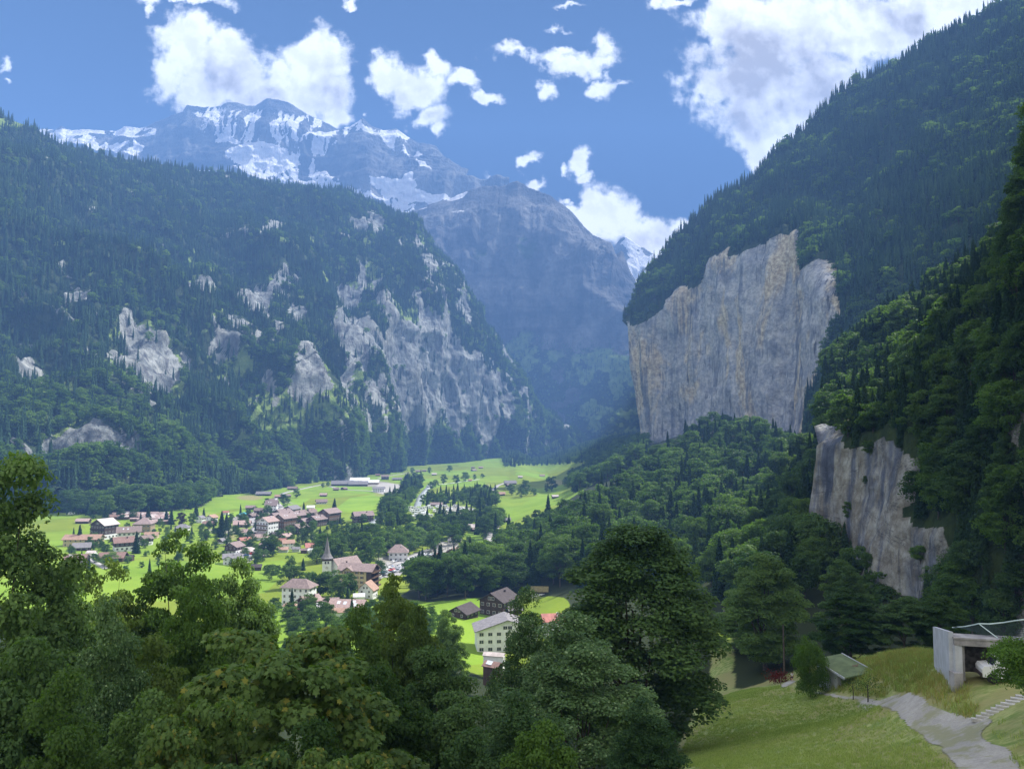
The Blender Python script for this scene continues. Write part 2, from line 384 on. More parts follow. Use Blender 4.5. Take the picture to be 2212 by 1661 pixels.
M['road'] = simple('pale_road', (0.33, 0.32, 0.31), 0.9, 0.15, 0.1)
def mat_gravel():
    m, N = newmat('gravel'); pos = N.n('ShaderNodeNewGeometry').outputs['Position']
    g1 = N.noise(pos, 0.9, 6.0, 0.65); g2 = N.noise(pos, 0.16, 4.0, 0.6); g3 = N.noise(pos, 9.0, 3.0, 0.6)
    c = N.mix(N.mr(g1, 0.35, 0.65), (0.34, 0.325, 0.295), (0.46, 0.44, 0.40))
    c = N.mix(N.math('MULTIPLY', N.mr(g3, 0.3, 0.7), 0.4), c, (0.22, 0.21, 0.20))
    near = N.mr(N.sep(pos)[1], 150.0, 200.0, 1.0, 0.0)
    wd = N.math('MULTIPLY', N.mr(N.math('ADD', g2, N.math('MULTIPLY', N.math('SUBTRACT', g1, 0.5), 0.5)), 0.50, 0.62), N.math('MULTIPLY', near, 0.75))
    c = N.mix(wd, c, (0.22, 0.225, 0.11))
    bs = N.n('ShaderNodeBsdfPrincipled', ins={'Base Color': c, 'Roughness': 0.95, 'Specular IOR Level': 0.1, 'Normal': N.n('ShaderNodeBump', ins={'Strength': 0.25, 'Distance': 0.05, 'Height': g3}).outputs[0]})
    N.n('ShaderNodeOutputMaterial', ins={0: bs}); return m
M['gravel'] = mat_gravel()
M['asphalt'] = simple('car_park_asphalt', (0.30, 0.29, 0.285), 0.9, 0.2, 0.2)
M['water'] = simple('river_water', (0.42, 0.46, 0.46), 0.35, 0.2, 0.3)
M['plaster'] = simple('white_plaster', (0.74, 0.75, 0.78), 0.9, 0.08, 0.8)
M['cream'] = simple('cream_plaster', (0.50, 0.42, 0.25), 0.9, 0.1, 0.8)
M['beige'] = simple('beige_boards', (0.34, 0.26, 0.17), 0.85, 0.15, 0.8, rows=(3.0, .4))
M['timber'] = simple('dark_timber', (0.070, 0.045, 0.034), 0.85, 0.3, 1.0, rows=(3.0, .5))
M['timber2'] = simple('brown_timber', (0.14, 0.085, 0.055), 0.85, 0.3, 1.0, rows=(3.0, .5))
M['palegreen'] = simple('pale_green_boards', (0.42, 0.47, 0.42), 0.85, 0.1, 1.0)
for k, c in dict(rpink=(0.34, 0.245, 0.225), rbrown=(0.19, 0.145, 0.13), rorange=(0.35, 0.225, 0.17), rgrey=(0.20, 0.19, 0.20), rred=(0.31, 0.14, 0.11),
                 rdark=(0.062, 0.05, 0.052), rpale=(0.50, 0.44, 0.42), rwhite=(0.66, 0.66, 0.68), rredbrown=(0.23, 0.145, 0.125), rmauve=(0.25, 0.19, 0.18),
                 rcoral=(0.40, 0.17, 0.145), rmoss=(0.20, 0.17, 0.07), rgreen=(0.12, 0.16, 0.075)).items():
    M[k] = simple('roof_' + k[1:], c, 0.8, 0.22, 0.9, rows=(1.6, .18), obrand=0.08)
M['glass'] = simple('window_glass', (0.035, 0.04, 0.05), 0.15, 0.2, 1.0, spec=0.6)
M['skylight'] = simple('skylight_glass', (0.55, 0.58, 0.62), 0.15, 0.1, 1.0, spec=0.8)
M['frame'] = simple('window_frame', (0.6, 0.58, 0.55), 0.7, 0.1)
M['concrete'] = simple('stained_concrete', (0.29, 0.28, 0.285), 0.9, 0.35, 0.7, 0.4)
M['palecon'] = simple('pale_painted_concrete', (0.44, 0.46, 0.50), 0.85, 0.15, 0.7, 0.2)
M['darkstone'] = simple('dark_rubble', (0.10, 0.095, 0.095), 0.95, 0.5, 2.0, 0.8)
M['stone'] = simple('pale_step_stone', (0.46, 0.45, 0.42), 0.9, 0.2, 3.0, 0.3)
M['pipe'] = simple('pale_painted_pipe', (0.50, 0.62, 0.60), 0.5, 0.1)
M['net'] = simple('dark_net_wire', (0.03, 0.05, 0.05), 0.8, 0.1)
M['wood'] = simple('weathered_wood', (0.21, 0.17, 0.13), 0.9, 0.3, 3.0, 0.3)
M['carwhite'] = simple('car_paint_white', (0.74, 0.75, 0.76), 0.3, 0.03, spec=0.5)
M['carsilver'] = simple('car_paint_silver', (0.48, 0.50, 0.53), 0.3, 0.03, metal=0.3, spec=0.5)
M['cardark'] = simple('car_paint_dark', (0.04, 0.045, 0.06), 0.3, 0.03, spec=0.5)
M['carred'] = simple('car_paint_red', (0.50, 0.03, 0.03), 0.3, 0.03, spec=0.5)
M['carblue'] = simple('car_paint_blue', (0.06, 0.14, 0.36), 0.3, 0.03, spec=0.5)
M['tyre'] = simple('tyre_rubber', (0.02, 0.02, 0.02), 0.9, 0.1)
M['teal'] = simple('turquoise_canvas', (0.10, 0.42, 0.50), 0.8, 0.1)

# ------------------------------------------------------------------ valley floor
GC = [  # (u, v, D) seen points of the ground
 (1500,1661,62),(1700,1600,75),(1540,1520,115),(1590,1500,130),(1650,1480,145),(1705,1470,162),(1780,1500,112),(1847,1509,98),(1912,1516,90),(2000,1530,78),
 (2050,1600,58),(2065,1661,50),(2200,1661,47),(2115,1562,60),(2212,1600,52),(2212,1510,57),(1800,1462,112),(1900,1435,105),(2000,1432,90),(2070,1458,67),(2030,1425,76),(1850,1425,125),
 (1740,1478,135),(2250,1500,62),(2300,1440,75),(1600,1640,66),(1900,1600,66),
 (1550,1400,210),(1600,1440,195),(1000,1300,400),(920,1312,395),(1160,1277,430),(1180,1335,330),(1050,1404,300),(930,1350,330),
 (1300,1180,500),(1400,1200,500),(1560,1180,450),(1700,1150,500),(1700,1330,280),(1560,925,900),(1700,975,980),(1400,1010,820),(1230,1105,700),(1450,980,850),(1640,945,930),(1300,1060,760),
 (1390,955,1700),(1280,1040,1120),(1200,1075,1020),(1080,1110,900),(1330,990,1400),(1240,1040,1300),(1150,1060,1250),
 (765,1275,450),(640,1310,417),(700,1235,525),(860,1240,560),(990,1215,600),(600,1220,570),(620,1130,810),(480,1200,600),(400,1130,790),(225,1165,640),(130,1110,840),(160,1240,470),(300,1250,470),
 (500,1080,1080),(560,1070,1180),(700,1030,1700),(780,1045,1500),(800,1005,2300),(900,1010,2200),(950,1040,1550),(1080,990,2600),(1100,1015,2000),(1230,975,3000),(1000,1075,1150),(900,1100,930),(1000,1130,830),(1060,1170,700),
 (0,1115,860),(-300,1125,800),(1180,1020,2100)]
GX = [(0,0,96),(0,-80,108),(0,28,83),(-40,30,75),(-60,80,58),(0,60,72),(0,100,60),(20,112,61),(0,150,44),(-60,150,38),(-150,150,34),(45,205,38),(85,215,44),(0,250,24),(95,260,33),
      (-150,300,15),(-150,80,52),(-220,0,66),(80,0,104),(100,100,72),(130,200,52),(110,60,92),(130,-80,115),(-300,-80,70),(-350,200,22),(-500,450,15),(-700,600,18),(60,30,92),
      (-900,1000,20),(-1200,1500,20),(-1500,3000,40),(0,4200,60),(1200,4000,150),(1500,2500,200),(900,1500,160),(700,700,150),(500,300,130),(400,0,140),(170,450,60),(240,700,80),(-2400,4000,60),(-2400,0,60),(2400,0,200),(2400,4200,200)]
def warpxy(x, y): return np.stack([np.arcsinh(x / 60.), np.arcsinh(y / 60.)], -1)
_pw = np.concatenate([P2W(*np.array(GC, float).T), np.array(GX, float)])
_q = warpxy(_pw[:, 0], _pw[:, 1])
def _phi(r2): return 0.5 * r2 * np.log(r2 + 1e-9)
def _rbf_fit():
    n = len(_q); d2 = ((_q[:, None] - _q[None]) ** 2).sum(-1)
    A = np.zeros((n + 3, n + 3)); A[:n, :n] = _phi(d2) + np.eye(n) * 0.004
    A[:n, n] = 1; A[:n, n + 1:] = _q; A[n, :n] = 1; A[n + 1:, :n] = _q.T
    b = np.zeros(n + 3); b[:n] = _pw[:, 2]
    return np.linalg.solve(A, b)
_w = _rbf_fit()
def gz(x, y):
    x = np.asarray(x, float); y = np.asarray(y, float); sh = x.shape
    q = warpxy(x.ravel(), y.ravel()); n = len(_q); out = np.empty(len(q))
    for i in range(0, len(q), 40000):
        k = q[i:i + 40000]
        out[i:i + 40000] = _phi(((k[:, None] - _q[None]) ** 2).sum(-1)) @ _w[:n] + _w[n] + k @ _w[n + 1:]
    out = out.reshape(sh)
    out = out + 0.5 * (fbm(np.stack([x, y, 0 * x], -1), 0.08, 3, 5) - 0.5) * np.clip(np.hypot(x, y) / 60 - .5, 0, 1)
    return out
GZC = None
def gfast(x, y):
    """ground height read from the ground mesh grid (bilinear)"""
    X, Y, Z = GZC
    x = np.asarray(x, float); y = np.asarray(y, float)
    i = np.clip(np.searchsorted(X, x) - 1, 0, len(X) - 2); j = np.clip(np.searchsorted(Y, y) - 1, 0, len(Y) - 2)
    a = np.clip((x - X[i]) / (X[i + 1] - X[i]), 0, 1); b = np.clip((y - Y[j]) / (Y[j + 1] - Y[j]), 0, 1)
    return (Z[j, i] * (1 - a) + Z[j, i + 1] * a) * (1 - b) + (Z[j + 1, i] * (1 - a) + Z[j + 1, i + 1] * a) * b
_DS = np.exp(np.linspace(math.log(15), math.log(4200), 900))
def gp(u, v, dmin=30):
    """where the sight line through (u, v) first meets the ground beyond dmin metres"""
    D = _DS[_DS > dmin]; p = P2W(np.full(D.shape, float(u)), np.full(D.shape, float(v)), D)
    h = p[:, 2] - gfast(p[:, 0], p[:, 1])
    if h[0] < 0:
        return p[0, 0], p[0, 1], float(gfast(p[0, 0], p[0, 1]))
    k = np.where(h < 0)[0]
    k = k[0] if len(k) else len(D) - 1
    t = h[k - 1] / (h[k - 1] - h[k] + 1e-9); q = p[k - 1] * (1 - t) + p[k] * t
    return float(q[0]), float(q[1]), float(gfast(q[0], q[1]))
def build_ground():
    global GZC
    nx, ny = 400, 470
    X = 60 * np.sinh(np.linspace(-math.asinh(2600 / 60), math.asinh(2600 / 60), nx))
    Y = 50 * np.sinh(np.linspace(-math.asinh(90 / 50), math.asinh(4300 / 50), ny))
    gx, gy = np.meshgrid(X, Y); Z = gz(gx, gy); GZC = (X, Y, Z)
    u, v = W2P(gx, gy, Z); nn = fbm(np.stack([gx, gy, Z], -1), 0.012, 4, 3)
    front = gy > 10
    wood = (gy < 380) | (gy < 10)
    for poly in ([(1380,1700),(1470,1610),(1500,1530),(1530,1500),(1600,1490),(1700,1455),(1780,1425),(1900,1405),(2030,1400),(2300,1400),(2500,1400),(2500,1900),(1380,1900)],
                 [(880,1315),(1000,1298),(1100,1290),(1200,1270),(1230,1300),(1230,1500),(1000,1450),(900,1360)], [(560,1200),(1080,1400),(1080,1440),(560,1420)],
                 [(1535,1360),(1580,1360),(1590,1500),(1530,1500)]):
        wood &= ~(inpoly(u, v, poly) & front)
    wood |= inpoly(u, v, [(860,1290),(930,1240),(1100,1170),(1180,1110),(1290,1040),(1340,900),(1800,900),(1800,1350),(1250,1290),(1100,1285),(930,1300)]) & (gy > 300)
    wood |= inpoly(u, v, [(-400,1115),(110,1105),(230,1112),(440,1095),(470,1060),(560,1068),(620,1035),(680,1025),(760,1020),(850,1003),(1090,985),(1090,900),(-400,900)]) & (gy > 600)
    dry = ell(u, v, [(540,1075,45,9,.9),(1060,1110,18,14,1.),(1200,1042,40,12,.7),(820,1008,40,7,.7),(820,1068,26,9,.6),(500,1160,22,12,.8),(860,1065,28,8,.6),(1140,1290,60,18,.5),(430,1110,60,10,.5),(640,1170,40,14,.4)])
    dry = np.maximum(dry, np.where(front & (gy < 260), .2, 0))
    vil = inpoly(u, v, [(430,1140),(560,1100),(600,1060),(690,1120),(740,1130),(700,1165),(620,1190),(560,1200),(480,1215),(430,1190)])
    vil = np.where(vil, 0.22 + 1.9 * (nn - .5), 0)
    vil = np.maximum(vil, ell(u, v, [(800,1045,70,9,.9),(860,1210,80,16,.8),(985,1105,70,22,.75),(560,1190,40,20,.9),(590,1105,60,10,.7),(670,1160,60,10,.6)]))
    vil[~front] = 0; dry[~front] = 0
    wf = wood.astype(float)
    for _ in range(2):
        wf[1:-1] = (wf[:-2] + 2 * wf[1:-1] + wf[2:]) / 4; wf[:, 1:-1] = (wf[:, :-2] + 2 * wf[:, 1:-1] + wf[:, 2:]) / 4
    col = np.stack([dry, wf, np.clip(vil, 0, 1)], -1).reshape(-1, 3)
    V = np.stack([gx, gy, Z], -1).reshape(-1, 3)
    o = mk('ground', V, [grid_faces(ny, nx)], [M['ground']], cattr=col, smooth=True)
    tag(o, 'green valley floor and hillside meadows below the mountains', kind='structure')
build_ground()

# ------------------------------------------------------------------ mountains as real sheets with their own distance
def interp_rows(uc, rows, U, S):
    """rows: [(s, v list, D list)] -> v, D on the grid"""
    ss = np.array([r[0] for r in rows]); Vr = np.array([np.interp(U[0], uc, r[1]) for r in rows]); Dr = np.array([np.interp(U[0], uc, r[2]) for r in rows])
    out = []
    for A in (Vr, Dr):
        R = np.empty((len(S), U.shape[1]))
        for j in range(U.shape[1]): R[:, j] = np.interp(S, ss, A[:, j])
        out.append(R)
    return out
def smooth_grid(A, k):
    for _ in range(k):
        B = A.copy(); B[1:-1] = (A[:-2] + 2 * A[1:-1] + A[2:]) / 4; A = B
    return A
class Sheet: pass
def sheet(name, uc, rows, nu, ns, disp, mask, mat, label, uL=None, seed=1, back=((250, -150), (700, -600)), ridgek=0.35, u0=None, u1=None, sm=6, streak=0.35, jag=0, step=0):
    u0 = uc[0] if u0 is None else u0; u1 = uc[-1] if u1 is None else u1
    us = np.linspace(u0, u1, nu); U = np.tile(us, (ns, 1)); S = np.linspace(0, 1, ns)
    Vv, D = interp_rows(uc, rows, U, S)
    D = smooth_grid(D, sm)
    if uL is not None:
        k = np.clip(1 - (U - u0) / 160., 0, 1)
        U = U + (np.interp(Vv, uL[0], uL[1]) - u0) * k
    if jag:
        q = np.stack([us * 0.05, 0 * us, 0 * us], -1)
        j = (fbm(q, 1.0, 5, seed + 40, 0.6, True) - 0.55) * jag
        Vv = Vv - j[None] * (S[:, None] ** 3)
    P = P2W(U, Vv, D)
    if step: P[..., 2] += 0
    gu = np.gradient(P, axis=1); gs = np.gradient(P, axis=0); nrm = np.cross(gu, gs); nrm /= np.linalg.norm(nrm, axis=-1, keepdims=True) + 1e-9
    fl = np.sign((nrm * (-P + np.array([0, 0, CAMZ]))).sum(-1, keepdims=True)); nrm = nrm * fl
    q = P * np.array([1, 1, streak])
    h = np.zeros(P.shape[:2])
    for (amp, wl, o, rg) in disp:
        h = h + amp * (fbm(q, 1.0 / wl, o, seed, 0.5, rg) - 0.5) * 2; seed += 7
    h = h * (1 - (1 - ridgek) * sst(S, 0.85, 1.0))[:, None]
    P = P + nrm * h[..., None]
    m = mask(U, Vv, P)
    # carry on over the crest and down behind
    Pb = [P]; mb = [m]; last = P[-1]
    for (dy, dz) in back:
        rr = last.copy(); k = last[:, 1:2] / np.maximum(last[:, 1:2], 1)
        rr[:, 1] += dy; rr[:, 0] += dy * last[:, 0] / last[:, 1] + (dy * .45 if uL is not None else 0); rr[:, 2] += dz
        Pb.append(rr[None]); mb.append(m[-1:])
    PP = np.concatenate(Pb); MM = np.concatenate(mb)
    if uL is not None:     # wrap the free left end round to the back
        e1 = PP[:, :1].copy(); e2 = e1.copy()
        e1 = e1 * np.array([1.35, 1.35, 1.0]) + np.array([12. + .04 * e1[0, 0, 1], 0, 0]); e2 = e2 * np.array([2.2, 2.2, 1.0]) + np.array([90., 0, -30.])
        PP = np.concatenate([e2, e1, PP], 1); MM = np.concatenate([MM[:, :1], MM[:, :1], MM], 1)
    o = mk(name, PP.reshape(-1, 3), [grid_faces(PP.shape[0], PP.shape[1])], [M[mat]], cattr=MM.reshape(-1, 3), smooth=True)
    tag(o, label, kind='structure')
    s = Sheet(); s.P = P; s.U = U; s.V = Vv; s.M = m; s.o = o; s.N = nrm
    a = np.linalg.norm(np.cross(P[1:, :-1] - P[:-1, :-1], P[:-1, 1:] - P[:-1, :-1]), axis=-1); s.A = a
    return s
def scatter(s, dens, spacing, seed):
    """random points on a sheet; dens(u, v, mask, P) gives 0..1"""
    rg = np.random.default_rng(seed)
    w = s.A * dens(s.U[:-1, :-1], s.V[:-1, :-1], s.M[:-1, :-1], s.P[:-1, :-1]); n = int(w.sum() / spacing ** 2)
    k = rg.choice(w.size, n, p=(w / w.sum()).ravel()); i, j = np.unravel_index(k, w.shape)
    a = rg.random(n)[:, None]; b = rg.random(n)[:, None]
    p = s.P
    q = (p[i, j] * (1 - a) + p[i, j + 1] * a) * (1 - b) + (p[i + 1, j] * (1 - a) + p[i + 1, j + 1] * a) * b
    return q, s.U[i, j], s.V[i, j]

# 1 snow mountain
JR = [(-60,300),(40,290),(72,281),(100,280.5),(117,283),(133,274.5),(143,282),(173,284.5),(250,284.5),(273,274),(310,278),(333,268),(366,254.5),(396,243),(404,229.5),(426,231),(436,235),(479,232),(493,224),
      (513,224.6),(533,231),(553,232),(579,214.6),(599,216),(626,223),(646,236),(666,248),(709,269.5),(732,284),(753,275),(771,266),(783,255),(793,266),(804,275),(828,283),(857,280),(879,297),(907,311),(940,315),(965,347),(985,374),(1005,394),(1030,420),(1100,470)]
uc = [p[0] for p in JR]
SNOW = [[(72,279),(173,283),(250,283),(273,272),(310,276),(335,283),(335,300),(300,305),(250,297),(200,294),(190,300),(215,316),(262,322),(322,326),(300,352),(266,352),(200,333),(130,320),(90,300)],
        [(455,293),(480,300),(520,325),(508,329),(470,316)],
        [(500,340),(530,325),(560,320),(600,324),(640,332),(655,305),(690,288),(735,284),(712,310),(700,335),(680,358),(715,372),(722,398),(760,413),(835,445),(800,447),(740,414),(640,408),(560,398),(470,372),(480,360)],
        [(738,286),(755,270),(783,258),(792,270),(812,283),(857,282),(882,297),(872,312),(906,333),(890,344),(850,328),(822,302),(804,288),(785,276),(762,292),(735,312),(715,330),(705,322)],
        [(640,362),(700,366),(722,384),(690,388),(645,376)],[(830,398),(905,402),(870,412),(815,420),(780,412)],[(895,350),(930,372),(900,375)],[(890,420),(990,440),(940,452),(880,445)],[(850,440),(905,452),(860,466)]]
def jmask(u, v, P):
    n = fbm(P * np.array([1, 1, .5]), 1 / 260., 5, 21); n2 = fbm(P * np.array([1, 1, .25]), 1 / 90., 4, 31, 0.6)
    wu = u + (n - .5) * 40; wv = v + (n2 - .5) * 16; s = np.zeros(u.shape)
    for p in SNOW: s = np.maximum(s, inpoly(wu, wv, p).astype(float))
    face = ell(u, v, [(560,285,170,62,1.0),(460,250,60,30,.8),(660,270,60,35,.8)])
    st = fbm(np.stack([P[..., 0] / 42 + fbm(P, 1/200., 3, 8) * 2, P[..., 1] / 300, P[..., 2] / 330], -1), 1.0, 5, 77, 0.62)
    s = np.maximum(s * np.where(n2 > .60, .2, 1), face * sst(st, 0.47, 0.53))
    rk = ell(u, v, [(790,320,62,45,1.0),(430,300,60,45,.9),(660,335,22,30,.8),(250,308,45,12,.8),(900,340,20,20,.5)])
    rk[inpoly(wu, wv, SNOW[3])] = 0
    low = (sst(n, 0.53, 0.62) * (v > 385) * (v < 480) * 0.9); s = np.maximum(s, low)
    s = np.where(rk > .35, np.minimum(s, sst(st, 0.60, 0.66)), s)
    return np.stack([np.ones(u.shape), 0 * u, s], -1)
SH = {}
SH['jung'] = sheet('snow_mountain', uc, [(0, [790] * len(uc), [4500] * len(uc)), (.35, [520 + 0 * p[0] for p in JR], [4900] * len(uc)), (.62, [390] * len(uc), [5150] * len(uc)), (1, [p[1] for p in JR], [5550] * len(uc))],
      560, 230, [(95, 700, 5, True), (36, 170, 5, True)], jmask, 'mfar', 'snowy rock summit with hanging glaciers rising highest at the upper left', seed=3, ridgek=.15, jag=5, streak=.8)
uc = [1260,1300,1339,1350,1370,1385,1400,1422,1500,1600]
def smask(u, v, P):
    n = fbm(P * np.array([1, 1, .6]), 1 / 220., 5, 5, .6)
    return np.stack([np.ones(u.shape), 0 * u, sst(n, .50, .56)], -1)
sheet('distant_snow_peak', uc, [(0, [760] * 10, [4700] * 10), (1, [600,565,515,512,525,535,546,556,600,640], [5300] * 10)], 90, 70, [(80, 400, 5, True), (30, 120, 4, True)], smask, 'mfar',
      'small distant snowy peak under cloud in the gap left of the near cliff', seed=9, ridgek=.3, jag=6)
# 2 dark middle mountain
R2 = [(760,470),(820,455),(860,462),(900,458),(950,440),(1000,420),(1020,413),(1044,405),(1095,403),(1108,396),(1117,393),(1134,405),(1166,417),(1189,425),(1229,457),(1272,504),(1300,523),(1319,527),(1329,557),(1343,545),(1354,582),(1374,622),(1400,668),(1500,760)]
uc = [p[0] for p in R2]; n_ = len(uc)
def m2(u, v, P):
    n = fbm(P * np.array([1, 1, .7]), 1 / 240., 5, 55); n2 = fbm(P, 1 / 70., 4, 56)
    green = ell(u, v, [(1150,540,60,60,.75),(1130,440,40,20,.3),(1240,800,130,90,.7),(1140,800,90,90,.75),(1300,880,90,110,.85),(1050,560,60,60,.4),(960,520,60,40,.35)])
    g = np.clip(green + (n - .5) * 1.6 + np.where((v > 700), .25 * (v - 700) / 150, 0), 0, 1)
    fl = sst(v, 760, 900) * sst(n2, .35, .55)
    rock = np.clip(1.15 - g * .95 - fl, 0, 1)
    s = ell(u, v, [(905,450,80,26,.9),(985,425,60,18,.9),(1000,470,50,15,.5),(1040,420,40,10,.6),(960,500,50,20,.4),(1000,600,30,30,.45)]) * sst(fbm(P * np.array([1, 1, 2.5]), 1 / 200., 4, 91), .50, .56)
    return np.stack([rock, np.clip(g - .1, 0, 1) * sst(n2, .3, .6), s], -1)
SH['mid'] = sheet('middle_mountain', uc, [(0, [1010] * n_, list(np.interp(uc, [760, 1100, 1500], [3300, 3500, 3150]))), (.3, [860] * n_, list(np.interp(uc, [760, 1100, 1500], [3550, 3700, 3350]))),
      (.62, list(np.interp(uc, [760,1000,1100,1250,1354,1500], [700,650,640,690,720,840])), list(np.interp(uc, [760, 1100, 1500], [3800, 3900, 3550]))),
      (.86, list(np.interp(uc, [760,1000,1100,1200,1300,1354,1400,1500], [540,500,480,520,580,640,700,790])), list(np.interp(uc, [760, 1100, 1500], [4050, 4050, 3750]))),
      (1, [p[1] for p in R2], list(np.interp(uc, [760, 1100, 1250, 1500], [4350, 4300, 4150, 3850])))],
      380, 300, [(90, 600, 5, True), (35, 140, 5, True)], m2, 'mfar', 'blue hazy rock mountain with green ledges in the middle of the valley head', seed=13, ridgek=.2, jag=7, sm=10, streak=.5)
# 3 forested left mountain
uc = [-500,0,33,67,93,133,200,266,333,400,433,499,566,632,709,749,773,828,863,895,926,954,973,993,1024,1064,1110,1150,1200,1240]
rv = [120,251,268,281,301,318,331,348,358,366,374,379,398,406,411,413,429,449,464,492,520,551,590,622,673,728,790,860,930,972]
def ip(x, a, b): return list(np.interp(x, a, b))
kc = [-500,0,200,400,600,700,800,900,1000,1060,1110,1170,1240]
LR = [(0, ip(uc, kc, [1165,1155,1145,1110,1075,1065,1045,1030,1020,1010,1005,1000,998]), ip(uc, kc, [800,880,930,1080,1350,1600,2050,2350,2550,2700,2850,3000,3200])),
      (.14, ip(uc, kc, [1040,1030,1020,985,960,950,925,945,960,960,965,970,976]), ip(uc, kc, [850,940,1000,1200,1480,1720,2120,2400,2600,2720,2860,3010,3210])),
      (.40, ip(uc, kc, [900,900,930,900,850,820,700,660,740,820,870,920,974]), ip(uc, kc, [950,1050,1080,1330,1650,1900,2230,2500,2700,2800,2900,3020,3220])),
      (.68, ip(uc, kc, [600,600,640,640,600,600,600,580,690,775,830,900,973]), ip(uc, kc, [1300,1450,1500,1750,2100,2300,2500,2750,2850,2950,3000,3050,3230])),
      (1, rv, ip(uc, [-500,0,200,400,632,709,800,900,1000,1240], [1750,2000,2200,2450,2750,2850,3000,3100,3100,3260]))]
ROCKL = [(165,1010,175,50,.95),(60,870,80,45,.6),(150,850,50,35,.65),(530,690,80,75,.95),(680,830,80,110,.8),(860,800,90,150,1.1),(960,880,80,90,.95),(1050,880,55,60,.8),(780,520,95,45,.8),(900,590,70,60,.75),
         (570,540,32,45,.9),(400,690,45,45,.75),(350,830,80,60,.6),(620,860,60,70,.75),(700,940,60,60,.6),(330,650,40,20,.5),(600,730,40,60,.8),(470,780,70,60,.45),(760,640,60,50,.5),(960,700,60,60,.55),(730,780,50,90,.8),(800,900,60,60,.7),
         (1000,800,60,60,.6),(280,780,60,30,.45),(110,950,60,25,.6)]
GRASSL = [(410,590,16,34,1.3),(330,790,40,50,.8),(560,930,90,60,1.0),(480,830,70,60,.75),(300,740,30,26,.7),(540,970,60,30,1.0),(700,760,60,60,.5),(120,900,90,50,.7),(640,920,60,40,.8),(1090,900,26,38,.8),(590,530,26,26,.7),(15,270,50,16,1.2),(240,860,70,40,.5),
          (870,690,60,30,.5),(380,660,50,30,.6),(960,930,90,30,.5),(840,950,70,30,.6),(200,950,60,30,.4)]
def m3(u, v, P):
    n = fbm(P * np.array([1, 1, .55]), 1 / 120., 5, 71); n2 = fbm(P, 1 / 45., 4, 72, .6)
    F0 = np.clip(ell(u, v, ROCKL) * 1.25, 0, 1.15); n4 = fbm(P * np.array([1, 1, .22]), 1 / 55., 5, 73, .65)
    g = ell(u, v, GRASSL) + (n2 - .5) * 1.2
    F1 = ell(u, v, [(780,800,330,150,.75),(870,810,150,180,1.35),(540,690,110,80,.7),(1000,860,90,120,.9)])
    band = ell(u, v, [(880,820,200,170,1.0),(1000,870,100,120,.9),(540,690,90,70,.7)]) * sst(v, 600, 690)
    r = np.maximum(np.maximum(F0 * .6, F1 * .72), band * .80) + ((n - .5) * 1.2 + (n4 - .5) * 2.5) * (1 - .55 * np.clip(band, 0, 1)) + .18 * sst(v, 600, 760)
    r = sst(r, .42, .70)
    g = np.clip(g + np.clip(n2 - .58, 0, 1) * 3 * (v > 560), 0, 1)
    g = np.clip(g + .9 * (ell(u, v, ROCKL) > .3) * sst(n, .5, .6) * sst(n2, .45, .6), 0, 1)
    r = np.clip(r - .0 * g, 0, 1)
    return np.stack([r, g, 0 * u], -1)
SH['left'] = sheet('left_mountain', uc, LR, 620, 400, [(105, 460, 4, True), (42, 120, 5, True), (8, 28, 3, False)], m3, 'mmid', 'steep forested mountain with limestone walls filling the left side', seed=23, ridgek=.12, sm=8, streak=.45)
# 4 right mountain with the big pale cliff
CLIFF = [(1350,716),(1405,699),(1444,673),(1478,636),(1521,618),(1542,592),(1564,577),(1623,558),(1658,540),(1692,511),(1748,518),(1764,566),(1788,596),(1812,636),(1848,664),(1846,705),(1828,750),(1816,810),(1802,896),(1808,1030),
         (1340,1030)]
uc = [1364,1400,1440,1500,1564,1623,1692,1750,1820,1900,2000,2212,2600,3000]
FR = [(0, [1040] * 14, [1470,1440,1420,1370,1320,1260,1170,1120,920,800,700,560,450,380]),
      (.5, [712,697,672,625,576,556,509,517,660,640,600,520,300,100], [1480,1462,1442,1400,1350,1290,1200,1150,950,900,850,720,600,500]),
      (1, [702,592,542,484,432,398,337,289,202,152,97,2,-350,-600], [1500,1560,1600,1640,1660,1660,1650,1640,1600,1560,1500,1400,1250,1100])]
def m4(u, v, P):
    n = fbm(P, 1 / 60., 4, 81)
    r = inpoly(u + (n - .5) * 9, v + (n - .5) * 9, CLIFF).astype(float)
    return np.stack([r, .3 * (n > .55) * (1 - r), 0 * u], -1)
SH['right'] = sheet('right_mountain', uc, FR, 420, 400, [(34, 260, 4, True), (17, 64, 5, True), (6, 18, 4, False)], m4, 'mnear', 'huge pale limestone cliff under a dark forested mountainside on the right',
      uL=([480,702,787,872,985,1040], [1364,1364,1367,1380,1394,1396]), seed=31, ridgek=.5, sm=3, streak=.22, u0=1364)
# 5 near buttress; its unseen right part is raised high to shade the foreground
uc = [1768,1830,1950,2080,2212,2350,2500,2800,3400,4500]
NR = [(0, [1400] * 10, [330,310,265,225,197,170,150,125,94,65]),
      (.5, [965,958,935,880,820,500,0,-500,-700,-900], [338,324,284,250,225,185,158,132,99,70]),
      (1, [800,740,680,600,500,60,-800,-1800,-2200,-2400], [600,640,600,560,520,380,235,180,135,95])]
NEARC = [(1740,940),(1820,945),(1855,975),(1905,975),(1930,945),(1975,970),(2020,1000),(2020,1075),(1985,1110),(2020,1145),(2085,1150),(2105,1226),(2085,1300),(2030,1370),(1950,1340),(1900,1270),(1860,1250),(1740,1280)]
def m5(u, v, P):
    n = fbm(P, 1 / 20., 4, 85); n3 = fbm(P, 1 / 60., 3, 86)
    r = inpoly(u + (n - .5) * 22, v + (n - .5) * 22, NEARC).astype(float)
    r = np.maximum(r, (u > 2360) * (n > .42)); r = np.maximum(r, (v > 820) * (n3 > .6))
    return np.stack([r, 0 * u, 0 * u], -1)
